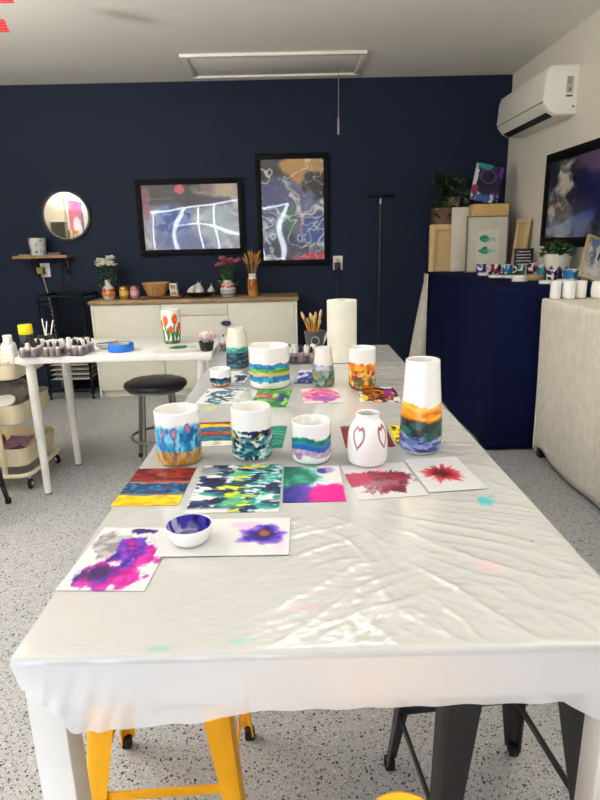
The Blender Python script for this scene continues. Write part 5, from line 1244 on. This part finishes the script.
o = M('painted_front', grid(B(), .228, .296, 90, 110, .004), CANVAS_PAINT, t, loc=(0, -.0025, .147), rot=(PI / 2, 0, 0)); paint(o, lambda co: smallc(co.x / .228 + .5, co.y / .296 + .5))
t = T('stretched_canvas', 'narrow pine framed panel leaning on the right wall beside the canvases', 'canvas', (1.79, 4.86, ZN + .001), 0); t.rotation_euler = (0, .09, .0)
bm = B(); bx(-.01, .01, -.12, -.09, 0, .41, .002, bm); bx(-.01, .01, .09, .12, 0, .41, .002, bm); bx(-.01, .01, -.09, .09, .38, .41, .002, bm); bx(-.01, .01, -.09, .09, 0, .03, .002, bm)
M('stretcher', bm, WOODL, t); M('canvas_back', bx(.0105, .016, -.122, .122, 0, .412), mat('raw_canvas', (198, 172, 126), .9), t)
t = T('plant_box', 'brown wooden box behind the pine stretcher, carrying the trailing plant', 'box', (1.33, 5.32, ZN + .001))
M('box_body', bx(-.12, .155, -.085, .06, 0, .50, .004), mat('brown_box', (96, 72, 44), .6, var=.2), t); M('lid', bx(-.125, .16, -.09, .064, .5005, .53, .004), mat('brown_box_lid', (88, 66, 42), .6, var=.2), t)
t = T('trailing_plant', 'dark leafy trailing plant in a tan pot beside the small purple canvas', 'plant', (1.385, 5.32, ZN + .533))
M('pot', lathe(B(), cup_prof(.06, .09, .004, .05, r_top=.062, dense=4), 32), mat('tan_pot', (150, 124, 92), .7), t)
bm = B(); pts = []
for k in range(14):
    a = PI * .35 + k / 13 * PI * 1.0; l = random.uniform(.12, .24)
    pp = [(0, 0, .08), (.4 * l * math.cos(a), -.25 * l * abs(math.sin(a)), .08 + l * .7), (l * math.cos(a), -.25 * l * abs(math.sin(a)), .06 + l * random.uniform(.2, 1.0) - (.25 if k % 3 == 0 else 0))]
    tube(bm, pp, .002, 5); pts += [Vector(pp[0]).lerp(Vector(pp[1]), q) for q in (.5, .9)] + [Vector(pp[1]).lerp(Vector(pp[2]), q) for q in (.2, .4, .6, .8, 1)]
M('stems', bm, STEM, t)
cl = lambda p: (max(-.16, min(.16, p[0])), min(.05, p[1]), p[2])
bm = B()
for p in pts:
    for _ in range(3): leafs(bm, 1, lambda: (cl((p.x + random.uniform(-.02, .02), p.y - .02 + random.uniform(-.02, .0), p.z + random.uniform(-.02, .02))), (random.uniform(-1, 1), -random.uniform(.1, .8), random.uniform(-.8, .4))), .065, .045)
M('foliage', bm, mat('leaf_pothos', (32, 54, 32), .4, var=.4, scale=40), t)
# little black sign
t = T('small_sign', 'small black sign with rows of white writing on the navy table', 'sign', (1.755, 4.60, ZN + .002)); t.rotation_euler = (-.12, 0, -.1)
M('board', bx(-.072, .072, -.004, .008, 0, .19, .002), BLACK, t)
bm = B(); rng = random.Random(4)
for r, (z, hw_) in enumerate(((.165, .045), (.142, .055), (.119, .05), (.096, .056), (.073, .045), (.05, .052))):
    x = -hw_
    while x < hw_:
        l = rng.uniform(.006, .016); bx(x, min(x + l, hw_), -.0052, -.0041, z - .003, z + .003, 0, bm); x += l + .004
M('white_writing', bm, PAPER, t, smooth=False)
tag(M('sign_stand', bx(-.03, .03, -.03, .03, 0, .004, .001), BLACK, loc=(1.775, 4.85, ZN + .001)), 'thin black foot behind the small black sign', 'stand') if False else None

# mugs
def mugfn(c1, c2, sd, wv=.55):
    def f(u, v):
        n = nz(u, v, 2, 2, sd, 3); c = mix(c1, c2, ss(-.25, .3, n)); c = mix(c, (226, 226, 226), ss(.08, .25, nz(u, v, 1.6, 2, sd + 5, 2)))
        return c
    return f
def mug(label, x, y, r, h, c1, c2, sd, ha):
    t = T('mug', label, 'mug', (x, y, ZN + .001))
    prof = straight(r, h, .004, 16)
    o = M('mug_body', lathe(B(), prof, 56), GLAZE, t); paint_round(o, h, lambda v: r if v > .12 else r - .012, lambda u, v: mugfn(c1, c2, sd)(u, v) if v > .06 else WC)
    pts = [(r - .002 + .030 * math.sin(a), 0, h * .5 - h * .32 * math.cos(a)) for a in [PI * k / 12 for k in range(13)]]
    hd = M('handle', tube(B(), pts, .0055, 8), CERAM, t, rz=ha); return t
mug('white and purple mug at the left end of the mug row', 1.47, 4.72, .039, .078, (70, 40, 120), (130, 90, 170), 3, -.5)
mug('white and red mug second from the left in the mug row', 1.545, 4.60, .038, .078, (150, 34, 44), (90, 30, 60), 6, -.5)
mug('white and sky blue mug third from the left in the mug row', 1.625, 4.58, .038, .075, (70, 150, 200), (40, 100, 170), 9, -.5)
mug('white and green mug in the middle of the mug row', 1.695, 4.46, .038, .075, (40, 120, 80), (60, 70, 90), 12, -.5)
mug('dark maroon mug behind the round wooden tray', 1.755, 4.42, .035, .088, (90, 20, 44), (120, 40, 60), 15, .9)
mug('teal and white mug beside the white planter', 1.745, 4.20, .045, .085, (40, 130, 140), (60, 170, 180), 18, 1.4)
mug('deep plum mug in front of the white planter', 1.648, 3.83, .034, .068, (60, 22, 60), (90, 30, 80), 21, 1.2)
mug('bright blue and white mug beside the leaning picture', 1.735, 3.74, .05, .075, (40, 120, 190), (40, 150, 170), 24, PI * .6)
def coaster(label, x, y, r, h=.016, z=ZN + .001, m=CERAM):
    return tag(M('coaster', lathe(B(), [(0, 0), (r - .003, 0), (r, .003), (r, h - .003), (r - .003, h), (r - .008, h - .002), (0, h - .003)], 36), m, loc=(x, y, z)), label, 'coaster', 'white coasters before the mugs')
coaster('round white coaster in front of the purple mug', 1.425, 4.52, .042, .02)
coaster('round white coaster in front of the red mug', 1.435, 4.26, .052, .018)
coaster('round white coaster in front of the blue mug', 1.515, 4.20, .05, .018)
coaster('lower white coaster of the pair stacked left of the wooden tray', 1.455, 3.86, .05, .018)
coaster('upper white coaster of the pair stacked left of the wooden tray', 1.452, 3.862, .048, .018, ZN + .0195)
coaster('round white coaster at the front edge of the navy table', 1.53, 3.62, .047, .02)
coaster('round white coaster nearest the bright blue mug at the front edge', 1.632, 3.63, .047, .02)
t = T('round_tray', 'round pale wooden tray behind the white coasters', 'tray', (1.562, 4.0, ZN + .001))
M('tray_base', lathe(B(), [(0, 0), (.088, 0), (.088, .012), (0, .012)], 56), WOODL, t); M('tray_rim', lathe(B(), [(.0885, 0), (.098, 0), (.101, .004), (.101, .026), (.097, .028), (.0885, .026), (.0885, 0)], 56), WOODL, t)
for k, (x, y, lab) in enumerate(((1.522, 3.985, 'white and gold coaster lying at the left in the wooden tray'), (1.60, 4.01, 'white and gold coaster lying at the right in the wooden tray'))):
    if k == 0:
        q = T('gilt_coaster', lab, 'coaster', (x, y, ZN + .0135), group='gilt coasters in the wooden tray'); M('disc', lathe(B(), [(0, 0), (.034, 0), (.036, .003), (.036, .02), (0, .022)], 32), CERAM, q); M('gold_rim', lathe(B(), [(.0362, .012), (.0374, .012), (.0374, .020), (.0362, .020), (.0362, .012)], 32), mat('gold', (196, 150, 70), .3, metal=.9), q); gq = q
    else: dup(gq, (x, y, ZN + .0135), label=lab)
t = T('planter', 'white planter with dripping dark glaze and bushy green plant on the navy table', 'plant', (1.735, 3.97, ZN + .001))
o = M('pot', lathe(B(), cup_prof(.09, .165, .006, .062, r_top=.092, dense=30), 80), GLAZE, t)
paint_round(o, .165, lambda v: .062 + .03 * min(1, max(0, (v - .06) / .93)), lambda u, v: mix((226, 222, 210), (70, 74, 120), ss(.48, .38, v + .09 * math.sin(u * 9) + .06 * nz(u, v, 6, 2, 3))))
M('soil', lathe(B(), [(0, .13), (.082, .13), (.082, .14), (0, .142)], 30), mat('soil', (40, 32, 24), .9), t)
def fol():
    a = random.uniform(0, 2 * PI); r = .09 * math.sqrt(random.random()); return ((r * math.cos(a), r * math.sin(a), .15 + random.uniform(0, .10) * (1.2 - r / .12)), rnd_dir(.0, .9))
M('foliage', leafs(B(), 420, fol, .034, .018), LEAFM, t)
# leaning picture on an easel
t = T('easel_picture', 'pale gold framed picture leaning on a black stand at the navy table front', 'picture', (1.762, 3.565, ZN + .024)); t.rotation_euler = (-.22, .30, .12)
bm = B(); w_, h_, f_ = .16, .255, .014
bx(-w_ / 2, -w_ / 2 + f_, -.008, .008, 0, h_, .001, bm); bx(w_ / 2 - f_, w_ / 2, -.008, .008, 0, h_, .001, bm); bx(-w_ / 2 + f_, w_ / 2 - f_, -.008, .008, h_ - f_, h_, .001, bm); bx(-w_ / 2 + f_, w_ / 2 - f_, -.008, .008, 0, f_, .001, bm)
M('frame', bm, mat('pale_gold', (196, 172, 124), .4, metal=.3), t)
o = M('print', grid(B(), w_ - 2 * f_ + .002, h_ - 2 * f_ + .002, 50, 80, .003), CANVAS_PAINT, t, loc=(0, -.002, h_ / 2), rot=(PI / 2, 0, 0))
paint(o, lambda co: mix(mix((176, 176, 176), (206, 204, 200), ss(-.2, .3, fb(co.x * 30, co.y * 20, 3))), (110, 124, 150), ss(.12, .25, fb(co.x * 22, co.y * 14, 9) + 2 * co.y)))
tag(M('picture_stand', tube(B(), [(0, 0, .002), (.02, .0, .1), (.03, 0, .18)], .006, 6), BLACK, loc=(1.79, 3.63, ZN + .002), rot=(.25, 0, 0)), 'black stand strut behind the pale gold framed picture', 'stand')
# white mugs on linen
for k, (x, y, r, h, lab) in enumerate(((1.463, 3.335, .029, .098, 'plain white cup at the left end of the row on the linen cloth'), (1.535, 3.33, .036, .098, 'plain white cup second from the left on the linen cloth'), (1.607, 3.34, .030, .098, 'plain white cup third from the left on the linen cloth'), (1.70, 3.31, .047, .098, 'rounded white cup at the right end of the row on the linen cloth'))):
    t = T('white_cup', lab, 'cup', (x, y, ZL + .001), group='white cups on the linen cloth')
    prof = straight(r, h, .004, 8) if k < 3 else resample([(.03, 0), (.043, .012), (.047, .045), (.044, .08), (.040, .096)], 30, .004)
    M('cup_body', lathe(B(), prof, 48), CERAM, t)

# ------------------------------------------------------------------ air conditioner on the right wall
t = T('air_conditioner', 'white wall mounted air conditioner high on the right wall', 'air conditioner', (XR - .001, 4.66, 2.205))
ACW = mat('ac_white', (226, 222, 210), .35, var=.01)
ly, th_ = .46, .15
prof = [(0, -th_), (-.13, -th_), (-.175, -.125), (-.215, -.075), (-.218, -.05), (-.212, .09), (-.195, .135), (-.165, .15), (0, .15)]
def extr(prof, y0, y1, bm=None):
    bm = bm or B(); a = [bm.verts.new((x, y0, z)) for x, z in prof]; b_ = [bm.verts.new((x, y1, z)) for x, z in prof]; n = len(prof)
    for k in range(n): bm.faces.new((a[k], a[(k + 1) % n], b_[(k + 1) % n], b_[k]))
    bm.faces.new(a[::-1]); bm.faces.new(b_); return bm
bm = extr(prof, -ly, ly); es = [e for e in bm.edges if abs(abs(e.verts[0].co.y) - ly) < 1e-4 and abs(e.verts[0].co.y - e.verts[1].co.y) < 1e-4 and (e.verts[0].co.x < -.01 or e.verts[1].co.x < -.01)]
bmesh.ops.bevel(bm, geom=es, offset=.018, segments=3, affect='EDGES', profile=.5)
M('housing', bm, ACW, t, angle=30)
M('louvre', extr([(-.2185, -.070), (-.2165, -.0785), (-.178, -.1265), (-.180, -.1235)], -ly + .04, ly - .04), ACW, t)
M('air_slot', extr([(-.2195, -.064), (-.2205, -.0665), (-.2165, -.073), (-.2155, -.0705)], -ly + .015, ly - .015), mat('slot_dark', (70, 68, 64), .6), t)
M('air_slot', extr([(-.177, -.1265), (-.174, -.131), (-.130, -.1512), (-.132, -.147)], -ly + .05, ly - .05), mat('slot_black', (24, 24, 24), .6), t)
s_ = M('label_sticker', bx(-.075, -.03, -ly - .0012, -ly - .0003, -.02, .08), mat('sticker_grey', (168, 166, 160), .5), t)
bm = B()
for z in (.07, .06, .05, .04): bx(-.07, -.045, -ly - .0018, -ly - .0013, z - .002, z + .002, 0, bm)
bx(-.058, -.045, -ly - .0018, -ly - .0013, -.008, .012, 0, bm); M('printed_lines', bm, mat('print_dark', (90, 90, 90), .6), s_, smooth=False)
M('label_sticker', bx(-.075, -.03, -ly - .0012, -ly - .0003, -.042, -.03), mat('sticker_dark', (84, 84, 82), .5), t)
M('screw_hole', lathe(B(), [(0, 0), (.007, 0), (.007, .001), (0, .001)], 16), BLACK, t, loc=(-.02, -ly - .0003, -.10), rot=(PI / 2, 0, 0))

# ------------------------------------------------------------------ output look
sc.view_settings.view_transform = 'Standard'; sc.view_settings.look = 'None'; sc.view_settings.gamma = 1.0
sc.view_settings.use_curve_mapping = False; sc.view_settings.exposure = 0.0
sc.cycles.max_bounces = 8; sc.cycles.diffuse_bounces = 5; sc.cycles.glossy_bounces = 4; sc.cycles.transparent_max_bounces = 16
sc.cycles.use_denoising = True; sc.cycles.caustics_reflective = False; sc.cycles.caustics_refractive = False; sc.cycles.sample_clamp_indirect = 6.0
